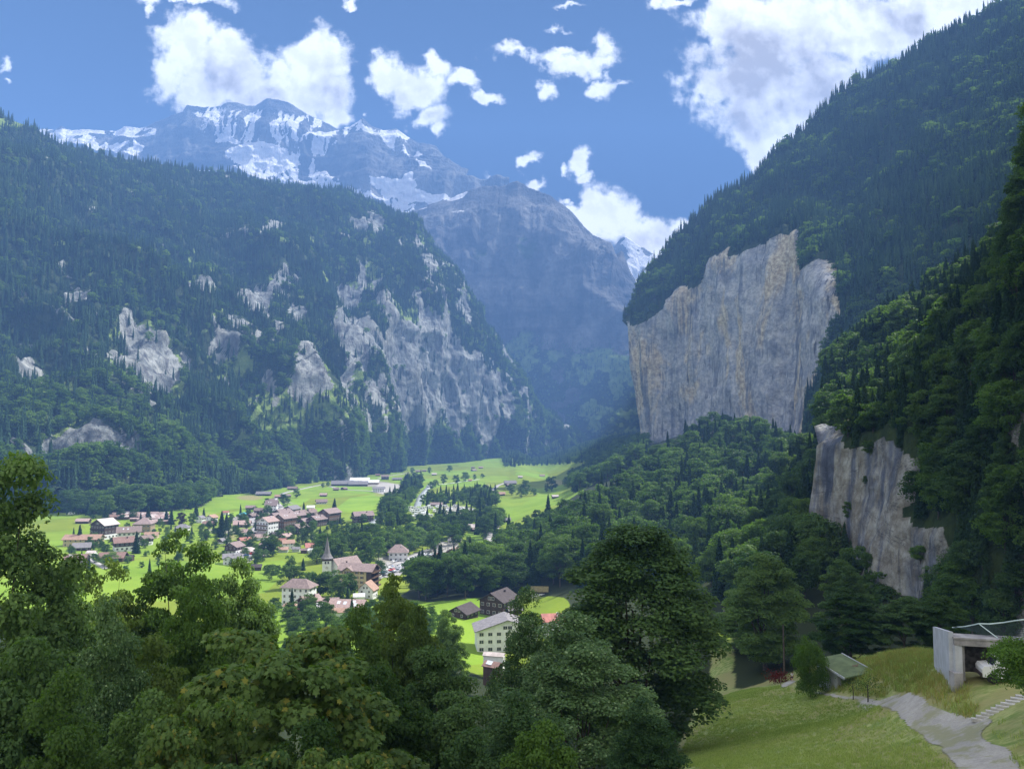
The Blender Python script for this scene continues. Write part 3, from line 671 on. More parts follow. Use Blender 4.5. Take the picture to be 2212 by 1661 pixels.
SH['near'] = sheet('near_rock_buttress', uc, NR, 260, 260, [(12, 90, 4, True), (6, 26, 5, True), (1.6, 6, 3, False)], m5, 'mbut', 'grey rock buttress with overhanging trees rising at the right edge',
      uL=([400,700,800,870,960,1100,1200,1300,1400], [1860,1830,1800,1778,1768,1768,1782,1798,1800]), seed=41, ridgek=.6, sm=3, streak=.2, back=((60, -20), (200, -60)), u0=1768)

# haze: one closed box of even pale air round the camera and everything in view
def build_haze():
    b = MB(); b.box(-4600, 4600, -260, 6500, -60, 2720)
    m, N = newmat('haze_air')
    pv = N.n('ShaderNodeVolumePrincipled', ins={'Color': (0.22, 0.45, 1.0, 1.0), 'Density': HAZE_D, 'Anisotropy': 0.0})
    N.nt.nodes.new('ShaderNodeOutputMaterial'); o = [q for q in N.nt.nodes if q.type == 'OUTPUT_MATERIAL'][0]
    N.nt.links.new(pv.outputs[0], o.inputs['Volume'])
    m.cycles.homogeneous_volume = True
    ob = b.obj('haze', m); tag(ob, 'thin pale blue haze filling the valley', kind='stuff')
HAZE_D = 1.7e-4
build_haze()
#@@PART2
# ------------------------------------------------------------------ trees
def rdir(rg, n):
    d = rg.normal(size=(n, 3)); return d / np.linalg.norm(d, axis=1, keepdims=True)
LEAF = {'quad': (np.array([(-.5, 0, 0), (0, .34, .06), (.5, 0, 0), (0, -.34, .06)]), [(0, 1, 2, 3)]),
        'tri': (np.array([(-.5, -.35, 0), (.5, -.3, 0), (0, .55, .05)]), [(0, 1, 2)]),
        'maple': (np.array([(0, -.45, 0), (.18, -.2, .03), (.55, -.12, -.03), (.30, .08, .03), (.42, .42, -.05), (.14, .28, .03), (0, .62, -.04), (-.14, .28, .03), (-.42, .42, -.05), (-.30, .08, .03), (-.55, -.12, -.03), (-.18, -.2, .03)]),
                  [(0, 1, 5, 7, 11), (1, 2, 3), (3, 4, 5, 1), (5, 6, 7), (7, 8, 9, 11), (9, 10, 11)])}
def leaves(rg, C, size, shape='quad', nup=.45, ndir=None, jit=.3):
    """leaf cards at centres C (n,3); returns verts and face arrays"""
    n = len(C); T, Fc = LEAF[shape]
    nm = rdir(rg, n) * .75 + np.array([0, 0, nup]) + (ndir * .7 if ndir is not None else 0)
    nm /= np.linalg.norm(nm, axis=1, keepdims=True) + 1e-9
    a = np.cross(nm, rdir(rg, n)); a /= np.linalg.norm(a, axis=1, keepdims=True) + 1e-9; b = np.cross(nm, a)
    s = size * (1 - jit + 2 * jit * rg.random(n))[:, None, None]
    V = C[:, None] + s * (T[None, :, 0:1] * a[:, None] + T[None, :, 1:2] * b[:, None] + T[None, :, 2:3] * nm[:, None])
    base = (np.arange(n) * len(T))[:, None]; out = []
    for f in Fc: out.append(base + np.array(f)[None])
    return V.reshape(-1, 3), out
def crown_clumps(rg, R, H, z0, M, shape=0.0, rc=.27, lump=.25):
    """clump centres inside a crown of radius R, height H, bottom at z0"""
    pts = []; tries = 0
    lob = rdir(rg, 9); la = rg.random(9)
    while len(pts) < M and tries < 6000:
        tries += 1
        d = rdir(rg, 1)[0]; d[2] = d[2] if rg.random() < .72 else abs(d[2])
        r = .45 + .5 * rg.random() ** .6
        r *= 1 + lump * (np.max(lob @ d * la) - .5)
        z = d[2] * r; taper = 1 - shape * max(0, z) * .8
        p = np.array([d[0] * r * R * taper, d[1] * r * R * taper, z0 + H * (.5 + .5 * z)])
        if all(np.linalg.norm((p - q) / np.array([1, 1, 1])) > rc * R * .75 for q in pts): pts.append(p)
    return np.array(pts)
def limb_mesh(rg, C, H, r0, z0, lean=(0, 0), nl=8):
    b = MB(); top = Vector((lean[0], lean[1], z0 + H * .62))
    pts = [Vector((0, 0, -1.5)), Vector((0, 0, z0 * .5)), Vector((lean[0] * .4, lean[1] * .4, z0 + H * .15)), top]
    b.tube(pts, [r0 * 1.25, r0, r0 * .75, r0 * .2], 7)
    for k in range(min(nl, len(C))):
        c = Vector(C[int(k * len(C) / nl)]); s = Vector((lean[0] * .3, lean[1] * .3, z0 + H * (.02 + .38 * rg.random())))
        mid = s.lerp(c, .5) + Vector((0, 0, -.06 * (c - s).length))
        b.tube([s, mid, c], [r0 * .45, r0 * .28, r0 * .06], 5)
    return b
def broadleaf(name, seed, H=18, R=6, z0=3.5, M=60, n=20000, size=.3, shape='quad', taper=.2, mat='leaf', rc=.27, flat=.75, r0=.3, sub=5, nup=.45, link=False, droop=0, fill=1.0):
    rg = np.random.default_rng(seed)
    Hc = H - z0
    C = crown_clumps(rg, R, Hc, z0, M, taper, rc)
    k = len(C)
    subs = []
    for c in C:
        rr = rc * R * (.75 + .6 * rg.random()) * fill
        d = rdir(rg, sub); d[:, 2] = np.abs(d[:, 2]) * .8 - .15
        subs += [(c + d[i] * rr * .75, rr * (.5 + .35 * rg.random())) for i in range(sub)]
    cc = np.array([s[0] for s in subs]); cr = np.array([s[1] for s in subs])
    w = cr ** 2; idx = rg.choice(len(cc), n, p=w / w.sum())
    d = rdir(rg, n); d[:, 2] = np.where((d[:, 2] < -.2) & (rg.random(n) < .6), -d[:, 2], d[:, 2])
    rad = (cr[idx] * (.5 + .6 * rg.random(n) ** .5))[:, None]
    p = cc[idx] + d * rad * np.array([1.15, 1.15, flat])
    if droop: p[:, 2] -= droop * np.hypot(p[:, 0], p[:, 1]) ** 2 / R
    V, Fs = leaves(rg, p, size, shape, nup, d)
    me = mk(name, V, Fs, [M_(mat)], link=False)
    tr = limb_mesh(rg, C, Hc, r0, z0).mesh(name + '_trunk', [M_('bark')])
    return me, tr
def M_(k): return M[k]
def conifer(name, seed, H=24, R=3.6, z0=1.5, whorls=16, nb=9, seg=3, mat='needle', r0=.25, tuft=0):
    """drooping whorls of branches: each branch a ragged tapering blade, far versions with fewer"""
    rg = np.random.default_rng(seed); V = []; Fq = []; Ft = []; 
    def addv(p): V.append(p); return len(V) - 1
    for k in range(whorls):
        t = k / (whorls - 1); z = z0 + (H - z0) * (t ** .9) * .97; r = R * (1 - t) ** .85 + .12
        n = max(4, int(nb * (1 - .45 * t))); ph = rg.random() * 6.28
        for j in range(n):
            a = ph + 6.283 * j / n + rg.normal() * .12; L = r * (.72 + .5 * rg.random())
            ca, sa = math.cos(a), math.sin(a); wd = (2.6 * r / n + .18) * (.8 + .4 * rg.random()); drop = .28 + .25 * rg.random()
            prev = (addv((0.05 * ca, 0.05 * sa, z + .15)),) * 2
            base = addv((0, 0, z + .25))
            pl = None
            for s in range(1, seg + 1):
                f = s / seg; x = L * f; zz = z + .1 - drop * L * f ** 1.4 + (.10 * L if s == seg else 0); ww = wd * (1 - .75 * f) * .5 * (1.5 if s == 1 else 1)
                if s == seg:
                    tip = addv((ca * x, sa * x, zz)); Ft.append((pl[0], tip, pl[1])) if pl else Ft.append((base, tip, base))
                else:
                    l = addv((ca * x - sa * ww, sa * x + ca * ww, zz - .25 * ww)); rr = addv((ca * x + sa * ww, sa * x - ca * ww, zz - .25 * ww))
                    if pl: Fq.append((pl[0], l, rr, pl[1]))
                    else: Ft.append((base, l, rr))
                    pl = (l, rr)
    # ragged hanging skirts give the crown its body seen from the side
    for k in range(whorls + 2):
        t = k / (whorls + 2.); z = z0 + (H - z0) * t; r = (R * (1 - t) ** .9 + .08) * .86; hgt = (H - z0) / whorls * 1.7 + .1 * r; n = max(5, int(nb * 1.25 * (1 - .4 * t))); ph = rg.random() * 6.28
        c = addv((0, 0, min(z + hgt, H)))
        for j in range(n):
            a0 = ph + 6.283 * j / n; a1 = a0 + 6.283 / n * (.8 + .35 * rg.random()); am = (a0 + a1) / 2; rr_ = r * (.7 + .5 * rg.random()); ri = rr_ * .62
            p0 = addv((math.cos(a0) * ri, math.sin(a0) * ri, z + .25 * hgt)); p1 = addv((math.cos(am) * rr_, math.sin(am) * rr_, z - .22 * r - .2 * hgt * rg.random())); p2 = addv((math.cos(a1) * ri, math.sin(a1) * ri, z + .25 * hgt))
            Ft.append((c, p0, p1)); Ft.append((c, p1, p2))
    V = np.array(V, float); V[:, :2] += rg.normal(size=(len(V), 2)) * .03 * R * .3
    FF = [f for f in (Fq, Ft) if len(f)]
    if tuft:     # hanging twigs for the nearer trees
        q = []
        for k in range(tuft):
            t = rg.random() ** 1.3; z = z0 + (H - z0) * t * .95; r = (R * (1 - t) ** .85 + .1) * (.25 + .75 * rg.random() ** .6); a = rg.random() * 6.283
            q.append((r * math.cos(a), r * math.sin(a), z - .35 * r + rg.normal() * .2))
        LV, LF = leaves(rg, np.array(q), .75 if H > 20 else .6, 'tri', -.2)
        FF = [np.array(f) for f in FF] + [f + len(V) for f in LF]; V = np.concatenate([V, LV])
    me = mk(name, V, FF, [M[mat]], link=False)
    b = MB(); b.tube([(0, 0, -1.5), (0, 0, H * .5), (0, 0, H * .97)], [r0, r0 * .6, .03], 6)
    return me, b.mesh(name + '_trunk', [M_('bark')])
def joined(name, pair):
    """crown and trunk in one mesh for forests that read as one mass"""
    bm = bmesh.new(); bm.from_mesh(pair[0]); n0 = len(bm.faces); bm.from_mesh(pair[1]); bm.faces.ensure_lookup_table()
    for f in bm.faces[n0:]: f.material_index = 1
    me = bpy.data.meshes.new(name); bm.to_mesh(me); bm.free()
    me.materials.append(pair[0].materials[0]); me.materials.append(pair[1].materials[0]); return me

FARCON = [joined('far_conifer', conifer('fc', 100 + i, H=22, R=r, whorls=9, nb=6, seg=2, r0=.2)) for i, r in enumerate((3.3, 4.0, 2.9))]
FARBRO = [joined('far_broadleaf', broadleaf('fb', 110 + i, H=13, R=5.4, z0=1.0, M=16, n=620, size=1.35, r0=.25, sub=3, rc=.36, taper=.1, mat='farleaf')) for i in range(3)]
FARDEC = FARBRO
MIDCON = [conifer('mid_conifer', 120 + i, H=24, R=r, whorls=20, nb=11, seg=3, tuft=1500) for i, r in enumerate((4.0, 3.3))]
MIDBRO = [broadleaf('mid_broadleaf', 130 + i, H=17, R=R, z0=2.0, M=42, n=9000, size=.62, r0=.3, sub=5, rc=.27, taper=tp) for i, (R, tp) in enumerate(((6.2, .1), (5.2, .4), (7.2, .15)))]
VALBRO = [broadleaf('valley_broadleaf', 140 + i, H=14, R=R, z0=1.2, M=26, n=2400, size=.85, r0=.25, sub=4, rc=.32, taper=tp) for i, (R, tp) in enumerate(((5.2, .1), (4.6, .5), (5.8, .2)))]
def gn_forest(name, pts, rz, sc, idx, sources, label, kind='stuff', tilt=None):
    """one object: instances of the source meshes on points"""
    c = bpy.data.collections.new(name + '_sources')
    for i, m in enumerate(sources):
        o = bpy.data.objects.new('%s_source_%02d' % (name, i), m); c.objects.link(o)
    me = bpy.data.meshes.new(name); me.vertices.add(len(pts)); me.vertices.foreach_set('co', np.asarray(pts, np.float32).ravel())
    for nm, ty, ar in (('rz', 'FLOAT', rz), ('sc', 'FLOAT', sc), ('idx', 'INT', idx)):
        at = me.attributes.new(nm, ty, 'POINT'); at.data.foreach_set('value', np.asarray(ar, np.float32 if ty == 'FLOAT' else np.int32))
    o = addo(name, me); tag(o, label, kind=kind)
    g = bpy.data.node_groups.new(name, 'GeometryNodeTree')
    g.interface.new_socket('Geometry', in_out='INPUT', socket_type='NodeSocketGeometry'); g.interface.new_socket('Geometry', in_out='OUTPUT', socket_type='NodeSocketGeometry')
    N = g.nodes; L = g.links
    gi = N.new('NodeGroupInput'); go = N.new('NodeGroupOutput'); ip_ = N.new('GeometryNodeInstanceOnPoints'); ci = N.new('GeometryNodeCollectionInfo')
    ci.inputs['Collection'].default_value = c; ci.inputs['Separate Children'].default_value = True; ci.inputs['Reset Children'].default_value = True
    def na(nm, ty):
        q = N.new('GeometryNodeInputNamedAttribute'); q.data_type = ty; q.inputs['Name'].default_value = nm; return [x for x in q.outputs if x.enabled and x.name == 'Attribute'][0]
    cx = N.new('ShaderNodeCombineXYZ'); L.new(na('rz', 'FLOAT'), cx.inputs[2])
    L.new(gi.outputs[0], ip_.inputs['Points']); L.new(ci.outputs[0], ip_.inputs['Instance']); ip_.inputs['Pick Instance'].default_value = True
    L.new(na('idx', 'INT'), ip_.inputs['Instance Index']); L.new(cx.outputs[0], ip_.inputs['Rotation']); L.new(na('sc', 'FLOAT'), ip_.inputs['Scale'])
    L.new(ip_.outputs[0], go.inputs[0])
    md = o.modifiers.new('scatter', 'NODES'); md.node_group = g
    return o
def forest(name, s, dens, spacing, seed, mix, label, scl=(.65, 1.15), sink=.6, low=None, bmul=1.0):
    """mix(u, v, P) -> probability of a conifer; sources: 3 conifers then 3 broadleaves"""
    q, u, v = scatter(s, dens, spacing, seed); rg = np.random.default_rng(seed + 1); n = len(q)
    con = rg.random(n) < mix(u, v, q)
    idx = np.where(con, rg.integers(0, 3, n), rg.integers(3, 6, n)); sc = scl[0] + (scl[1] - scl[0]) * rg.random(n)
    sc = sc * (.85 + .35 * fbm(q, 1 / 60., 2, seed)) * np.where(con, 1.0, bmul)
    if low is not None: sc = sc * low(u, v)
    q = q.copy(); q[:, 2] -= sink
    return gn_forest(name, q, rg.random(n) * 6.28, sc, idx, FARCON + FARBRO, label)
def ncon(q, sc, sd): return fbm(q, sc, 3, sd)
print('pts')
# 1500-3000 m away: trees on the left mountain
def d3(u, v, m, P):
    r = np.clip(m[..., 0] * 1.35, 0, 1); g = m[..., 1]
    return np.clip(1 - .74 * sst(r, .2, .5) - .2 * sst(r, .6, .95) - .6 * sst(g, .35, .8), 0.02, 1) * (u > -260)
forest('left_mountain_forest', SH['left'], d3, 10.0, 301, lambda u, v, q: np.clip(1.0 - .75 * ell(u, v, [(120,930,280,120,.8),(480,1010,330,70,1.2),(850,970,420,60,1.4),(60,1080,400,60,1.5),(1100,900,90,120,1.),(600,850,200,90,.3)]) + (ncon(q, 1/60., 9) - .5) * 1.6, .02, .97),
       'dense conifer and broadleaf forest clothing the left mountain', scl=(.8, 1.45), low=lambda u, v: 1 + .35 * sst(v, 900, 1050), bmul=1.05)
forest('middle_mountain_forest', SH['mid'], lambda u, v, m, P: np.clip(1.1 - m[..., 0] * 1.3, 0, 1) * (v > 740) * (u > 1000) * (1 - .6 * m[..., 1]), 15, 303, lambda u, v, q: .5 + 0 * u, 'hazy forest on the lower slopes of the middle mountain', scl=(.7, 1.1))
def d4(u, v, m, P): return np.clip(1 - 1.6 * m[..., 0], 0, 1) * (u < 2330) * ((v < 1030) | (u < 1750))
forest('right_mountain_forest', SH['right'], d4, 7.4, 305, lambda u, v, q: np.clip(.95 - .6 * ell(u, v, [(1420,640,60,60,.9),(1800,700,200,160,.6)]) + (ncon(q, 1/50., 19) - .5) * 1.7, .05, .97), 'dark conifer forest covering the right mountainside above the pale cliff', scl=(.75, 1.35), bmul=1.15)
# ------------------------------------------------------------------ single trees
TREES = []
def tree(name, pair, x, y, z, sc, rz, label, group=None, mat=None, sxy=None, cat='tree'):
    r = bpy.data.objects.new(name, None); COL.objects.link(r)
    r.location = (x, y, z); r.rotation_euler = (0, 0, rz); k = sxy or sc; r.scale = (k, k, sc)
    tag(r, label, cat, group)
    c = addo('crown', pair[0], r); addo('trunk', pair[1], r)
    if mat: c.material_slots[0].link = 'OBJECT'; c.material_slots[0].material = M[mat]
    return r
NEARV = {
 'maple': (broadleaf('maple_crown', 201, H=16, R=5.2, z0=2.0, M=85, n=36000, size=.27, shape='maple', mat='maple', r0=.25, sub=5, nup=.8, taper=.15, rc=.23, flat=.5, fill=.68), 16, 5.2),
 'dark': (broadleaf('dark_crown', 202, H=26, R=6.5, z0=2.5, M=130, n=64000, size=.30, mat='leafdark', r0=.4, sub=6, rc=.2, taper=.25, fill=.8, nup=.8), 26, 6.5),
 'aspen': (broadleaf('aspen_crown', 203, H=21, R=6.2, z0=1.5, M=140, n=66000, size=.24, mat='aspen', r0=.28, sub=6, rc=.19, taper=.75, fill=.8, nup=.8), 21, 6.2),
 'ovoid': (broadleaf('ovoid_crown', 204, H=31, R=8.5, z0=1.5, M=170, n=80000, size=.38, mat='leafdark', r0=.5, sub=6, rc=.17, taper=.45, droop=.12, fill=1.0, nup=.8), 31, 8.5),
 'airy': (broadleaf('airy_crown', 205, H=24, R=6.0, z0=5, M=80, n=34000, size=.29, mat='olive', r0=.28, sub=5, rc=.2, taper=.3, flat=.4), 24, 6.0),
 'bushy': (broadleaf('bushy_crown', 207, H=4.6, R=3.0, z0=.3, M=60, n=22000, size=.17, mat='fresh', r0=.09, sub=5, rc=.26, taper=.15), 4.6, 3.0),
 'mid': (broadleaf('near_crown', 206, H=18, R=5.5, z0=1.2, M=105, n=52000, size=.27, mat='leaf', r0=.25, sub=6, rc=.2, taper=.35, flat=.55, fill=.8, nup=.8), 18, 5.5)}
FG = [ # u, v of the top, distance, crown radius, variant, material, label
 (-15,962,47,5.2,'dark',None,'tall dark broadleaf tree cut by the left edge, highest of the foreground trees'),
 (120,1235,58,4.0,'mid','leafdark','dark broadleaf tree just right of the tall one at the left edge'),
 (236,1205,72,3.8,'airy',None,'thin olive green tree in front of the chalets at lower left'),
 (400,1136,76,5.0,'airy','leaf','open airy tree with bare forked stems showing before the village'),
 (530,1220,74,4.0,'mid','leafdark','dark round tree right of the airy forked one'),
 (424,1262,58,3.2,'mid','fresh','small bright green tree below the airy forked one'),
 (300,1330,50,3.6,'airy','olive','brownish green tree low between the airy tree and the maple'),
 (629,1322,34,5.0,'maple',None,'large maple with yellowish lobed leaf clusters at bottom centre left'),
 (420,1470,27,2.6,'maple',None,'lower side maple crown left of the large maple'),
 (236,1335,40,3.0,'aspen',None,'silvery grey green tree at lower left'),
 (40,1395,32,3.2,'mid','leafdark','dark leafy tree in the bottom left corner'),
 (150,1500,27,2.6,'aspen','leaf','leafy tree at the bottom left beside the corner tree'),
 (320,1520,30,2.6,'mid','leafdark','shaded tree at the bottom between silvery tree and maple'),
 (862,1236,70,3.3,'airy','olive','tall olive brown tree standing left of the sunlit meadow'),
 (890,1320,64,2.8,'mid','olive','lower olive tree leaning against the tall olive one'),
 (762,1322,60,3.4,'mid','leaf','green tree just below the pink roofed houses'),
 (970,1322,175,4.6,'mid','leafdark','dark bushy tree in front of the grey roofed chalet'),
 (945,1385,54,3.4,'dark',None,'dark tree left of the white apartment house'),
 (840,1455,41,3.0,'mid','leaf','green layered tree right of the large maple'),
 (975,1500,43,3.4,'dark','leafdark','very dark tree below the white apartment house'),
 (1140,1296,62,3.4,'aspen',None,'narrow topped aspen directly right of the white apartment house'),
 (1248,1350,55,5.6,'aspen',None,'broad grey green aspen at bottom centre with pale leaf tips'),
 (1365,1132,92,10.0,'ovoid',None,'huge dark egg shaped tree at the centre right foreground'),
 (1130,1520,38,3.4,'aspen','leafdark','shaded tree under the broad aspen at the bottom edge'),
 (1395,1525,46,2.6,'aspen','leafdark','small dark aspen at the foot of the huge egg shaped tree'),
 (650,1570,29,2.8,'mid','leaf','leafy tree filling the bottom edge below the large maple'),
 (1167,1580,29,1.6,'mid','fresh','young pale green ash at the bottom edge'),
 (735,1575,25,1.7,'maple',None,'small maple top poking up at the bottom edge'),
 (1000,1590,34,2.6,'mid','leafdark','dark low tree at the bottom edge left of the young ash'),
 (560,1600,24,2.4,'maple',None,'maple branches filling the bottom edge under the large maple'),
 (1648,1195,185,9.5,'ovoid','leafdark','tall dark beech behind the walker on the path'),
 (1600,1290,205,7.0,'mid','leafdark','dark broadleaf tree left behind the tall beech'),
 (1834,1272,142,6.6,'mid','leaf','rounded tree standing behind the small shed on the right'),
 (1950,1290,135,5.2,'mid','leafdark','bushy tree at the wood edge above the dry grass bank'),
 (1748,1388,109,2.0,'bushy','fresh','light green shrubby tree against the left end of the small shed'),
 (2030,1290,132,4.6,'mid','leaf','low tree leaning over the left end of the concrete wall'),
 (1824,1212,195,6.6,'mid','leafdark','darker tree below the foot of the rock buttress'),
 (2226,1379,52,2.2,'bushy','fresh','bright green bushy tree in front of the concrete garage'),
 (2360,1320,50,3.2,'mid','leaf','tree at the extreme right edge above the steps')]
for (u, v, D, R, var, mat, lab) in FG:
    pair, H0, R0 = NEARV[var]; p = P2W(u, v, D); z = float(gfast(p[0], p[1])) - .3; h = max(p[2] - z, 3.0)
    if u > 2100: z = max(z, float(P2W(u, 1522, D)[2])); h = p[2] - z
    k = h / H0; kx = max(R / R0, .4) * 1.06
    tree('maple_tree' if var == 'maple' else 'aspen_tree' if var == 'aspen' else 'shrub' if h < 6 else 'broadleaf_tree', pair, p[0], p[1], z, k, rnd.random() * 6.28, lab, None, mat, kx, cat='shrub' if h < 6 else 'tree')
    TREES.append((p[0], p[1], R))
def poisson(pts, r, zw=0):
    cell = {}; out = []
    for i, p in enumerate(pts):
        k = (int(p[0] // r), int(p[1] // r))
        if all((p[0] - pts[j][0]) ** 2 + (p[1] - pts[j][1]) ** 2 + ((p[2] - pts[j][2]) * zw) ** 2 > r * r for a in (-1, 0, 1) for b in (-1, 0, 1) for j in cell.get((k[0] + a, k[1] + b), ())):
            cell.setdefault(k, []).append(i); out.append(i)
    return out
HOUSES = []      # (x, y, r) kept clear of woods
BRO = [(m, 17, 'broadleaf_tree') for m in MIDBRO]; CON = [(m, 24, 'conifer_tree') for m in MIDCON]; VAL = [(m, 14, 'broadleaf_tree') for m in VALBRO]
MIDJ = [joined('mid_mass', p) for p in MIDCON] + [joined('mid_mass', p) for p in VALBRO + MIDBRO[:1]]
def wood(poly, dr, spacing, pc, nind, lab, labc, group, seed, hb=(11, 18), hc=(16, 26), var=None, excl=(), mats=(None,), minn=0, nm_=None):
    """a wood on the ground inside an outline: the nearest trees one by one, what lies behind as one mass"""
    rg = np.random.default_rng(seed); poly_ = poly; x0, x1 = min(p[0] for p in poly), max(p[0] for p in poly)
    y = np.linspace(dr[0], dr[1], 3); xs = [d * (x0 - CU) / F for d in dr] + [d * (x1 - CU) / F for d in dr]
    n = int((max(xs) - min(xs)) * (dr[1] - dr[0]) / spacing ** 2 * 3.2)
    X = rg.uniform(min(xs), max(xs), n); Y = rg.uniform(dr[0], dr[1], n); Z = gfast(X, Y); u, v = W2P(X, Y, Z)
    ok = inpoly(u, v, poly_)
    for e_ in excl: ok &= ~inpoly(u, v, e_)
    pts = list(zip(X[ok], Y[ok], Z[ok])); keep = [pts[i] for i in poisson(pts, spacing)]
    keep = [p for p in keep if all((p[0] - h[0]) ** 2 + (p[1] - h[1]) ** 2 > h[2] ** 2 for h in HOUSES)]
    keep.sort(key=lambda p: p[1]); rest = []
    ind = keep[:nind]; ra = sorted(p[0] / p[1] for p in ind) or [0]; dm = sorted(p[1] for p in ind)[len(ind) // 2] if ind else 0
    SIDE = lambda p: 'left' if p[0] / p[1] < ra[len(ra) // 4] else 'centre left' if p[0] / p[1] < ra[len(ra) // 2] else 'centre right' if p[0] / p[1] < ra[3 * len(ra) // 4] else 'right'
    CN = {None: 'dark', 'farleaf': 'light green', 'leaf': 'mid green', 'leafdark': 'dark green', 'fresh': 'bright green'}
    for i, (px, py, pz) in enumerate(keep):
        con = rg.random() < pc; h = rg.uniform(*(hc if con else hb))
        if i < nind:
            src = (CON if con else (BRO if (var or VAL) is BRO else VAL)); pr, H0, nm = src[rg.integers(len(src))]
            mt = None if con else mats[rg.integers(len(mats))]; lo, hi = (hc if con else hb); tw = 'low' if h < lo + (hi - lo) / 3 else 'tall' if h > hi - (hi - lo) / 3 else 'middling'
            full = '%s %s %s, %s %s part' % (tw, CN[mt] if not con else 'dark', (labc if con else lab), 'front' if py < dm else 'back', SIDE(keep[i]))
            tree((nm_ or nm) if not con else nm, pr, px, py, pz - .4, h / H0, rg.random() * 6.28, full, group + (' conifers' if con else ''), mt, h / H0 * rg.uniform(.85, 1.2))
        else:
            k = rg.integers(0, 2) if con else rg.integers(2, len(MIDJ)); rest.append((px, py, pz - .4, rg.random() * 6.28, h / (24 if k < 2 else 14 if k < 5 else 17), k))
    if rest:
        r = np.array(rest); gn_forest('wood', r[:, :3], r[:, 3], r[:, 4], r[:, 5], MIDJ, 'dense mass of trees: ' + group)
    return len(keep)
# trees clinging to the near buttress, biggest ones first
def near_trees():
    s = SH['near']; rg = np.random.default_rng(5)
    def dens(u, v, m, P): return np.clip(1 - 1.3 * m[..., 0], .07, 1) * (u < 2420)
    q, u, v = scatter(s, dens, 4.6, 71); o = np.argsort(q[:, 1]); q = q[o]; u = u[o]; v = v[o]
    keep = poisson([tuple(p) for p in q], 4.6, .7); q = q[keep]; u = u[keep]; v = v[keep]
    vis = (u < 2260) & (v > 500); c = 0; rest = []
    for i in range(len(q)):
        con = rg.random() < (.35 if v[i] > 800 else .65); h = rg.uniform(10, 19) if not con else rg.uniform(14, 24)
        inc = inpoly(np.array([u[i]]), np.array([v[i]]), NEARC)[0]
        if inc:
            h *= rg.uniform(.15, .4); con = False
            if rg.random() < .5: continue
        if vis[i] and c < 78:
            c += 1; src = CON if con else BRO; pr, H0, nm = src[rg.integers(len(src))]
            lab, grp = ('conifer on the right buttress', 'conifers on the right rock buttress') if con else \
                       (('bush on a buttress ledge', 'bushes on the rock buttress ledges') if inc else ('broadleaf tree on the right buttress', 'broadleaf trees on the right rock buttress'))
            mt = None if con else ('leaf', 'leaf', 'leafdark', 'fresh')[rg.integers(4)]
            tw = 'tall' if h > (19 if con else 15) else 'small'; cn = {None: 'dark', 'leaf': 'green', 'leafdark': 'dark green', 'fresh': 'bright green'}[mt]; ver = 'high' if v[i] < 750 else 'midway up' if v[i] < 900 else 'low'; sd = 'left end' if u[i] < 1880 else 'left of centre' if u[i] < 2000 else 'right of centre' if u[i] < 2110 else 'right end'
            lab = '%s %s %s, %s at its %s' % (tw, cn, lab, ver, sd)
            tree(nm, pr, q[i, 0], q[i, 1], q[i, 2] - (1.5 if not inc else .8), h / H0, rg.random() * 6.28, lab, grp, mt, h / H0 * rg.uniform(.9, 1.25))
        else:
            k = rg.integers(0, 2) if con else rg.integers(2, len(MIDJ)); rest.append((*q[i], rg.random() * 6.28, h / (24 if k < 2 else 14 if k < 5 else 17), k))
    r = np.array(rest); gn_forest('right_slope_wood', r[:, :3] - np.array([0, 0, 1.2]), r[:, 3], r[:, 4], r[:, 5], MIDJ, 'mass of mixed trees higher on the steep slope at the right edge')
near_trees()
# ------------------------------------------------------------------ houses
_meshcache = {}
def win_mesh(w, h, kind='window'):
    k = (round(w, 1), round(h, 1), kind)
    if k not in _meshcache:
        b = MB()
        if kind == 'skylight': b.box(-w/2, w/2, -h/2, h/2, 0, .06, 0); _meshcache[k] = b.mesh('skylight', [M['skylight']])
        else:
            t = .10; b.box(-w/2 + t, w/2 - t, -.03, .02, t, h - t, 0)
            for (a0, a1, c0, c1) in ((-w/2, w/2, 0, t), (-w/2, w/2, h - t, h), (-w/2, -w/2 + t, t, h - t), (w/2 - t, w/2, t, h - t), (-.04, .04, t, h - t)): b.box(a0, a1, -.06, .05, c0, c1, 1)
            _meshcache[k] = b.mesh('window', [M['glass'], M['frame']])
    return _meshcache[k]
def place_win(parent, me, x, y, z, nx, ny):
    """a window in a wall whose outward normal is (nx, ny)"""
    o = addo('window', me, parent, (x, y, z), math.atan2(ny, nx) + math.pi / 2); return o
def gable_roof(b, L, S, z, pitch, oh=.9, th=.28, m=0, x0=0.0):
    h = math.tan(pitch) * (S / 2); e = oh * math.tan(pitch); X0, X1 = -L / 2 - oh + x0, L / 2 + oh + x0; Y = S / 2 + oh
    for sg in (-1, 1):
        V = [(X0, 0, z + h), (X1, 0, z + h), (X1, sg * Y, z - e), (X0, sg * Y, z - e)]
        V += [(x, y, q + th) for (x, y, q) in V]
        b.add(V, [(0, 1, 2, 3), (7, 6, 5, 4), (3, 2, 6, 7), (0, 3, 7, 4), (2, 1, 5, 6)] if sg > 0 else [(3, 2, 1, 0), (4, 5, 6, 7), (7, 6, 2, 3), (4, 7, 3, 0), (6, 5, 1, 2)], m)
    return h
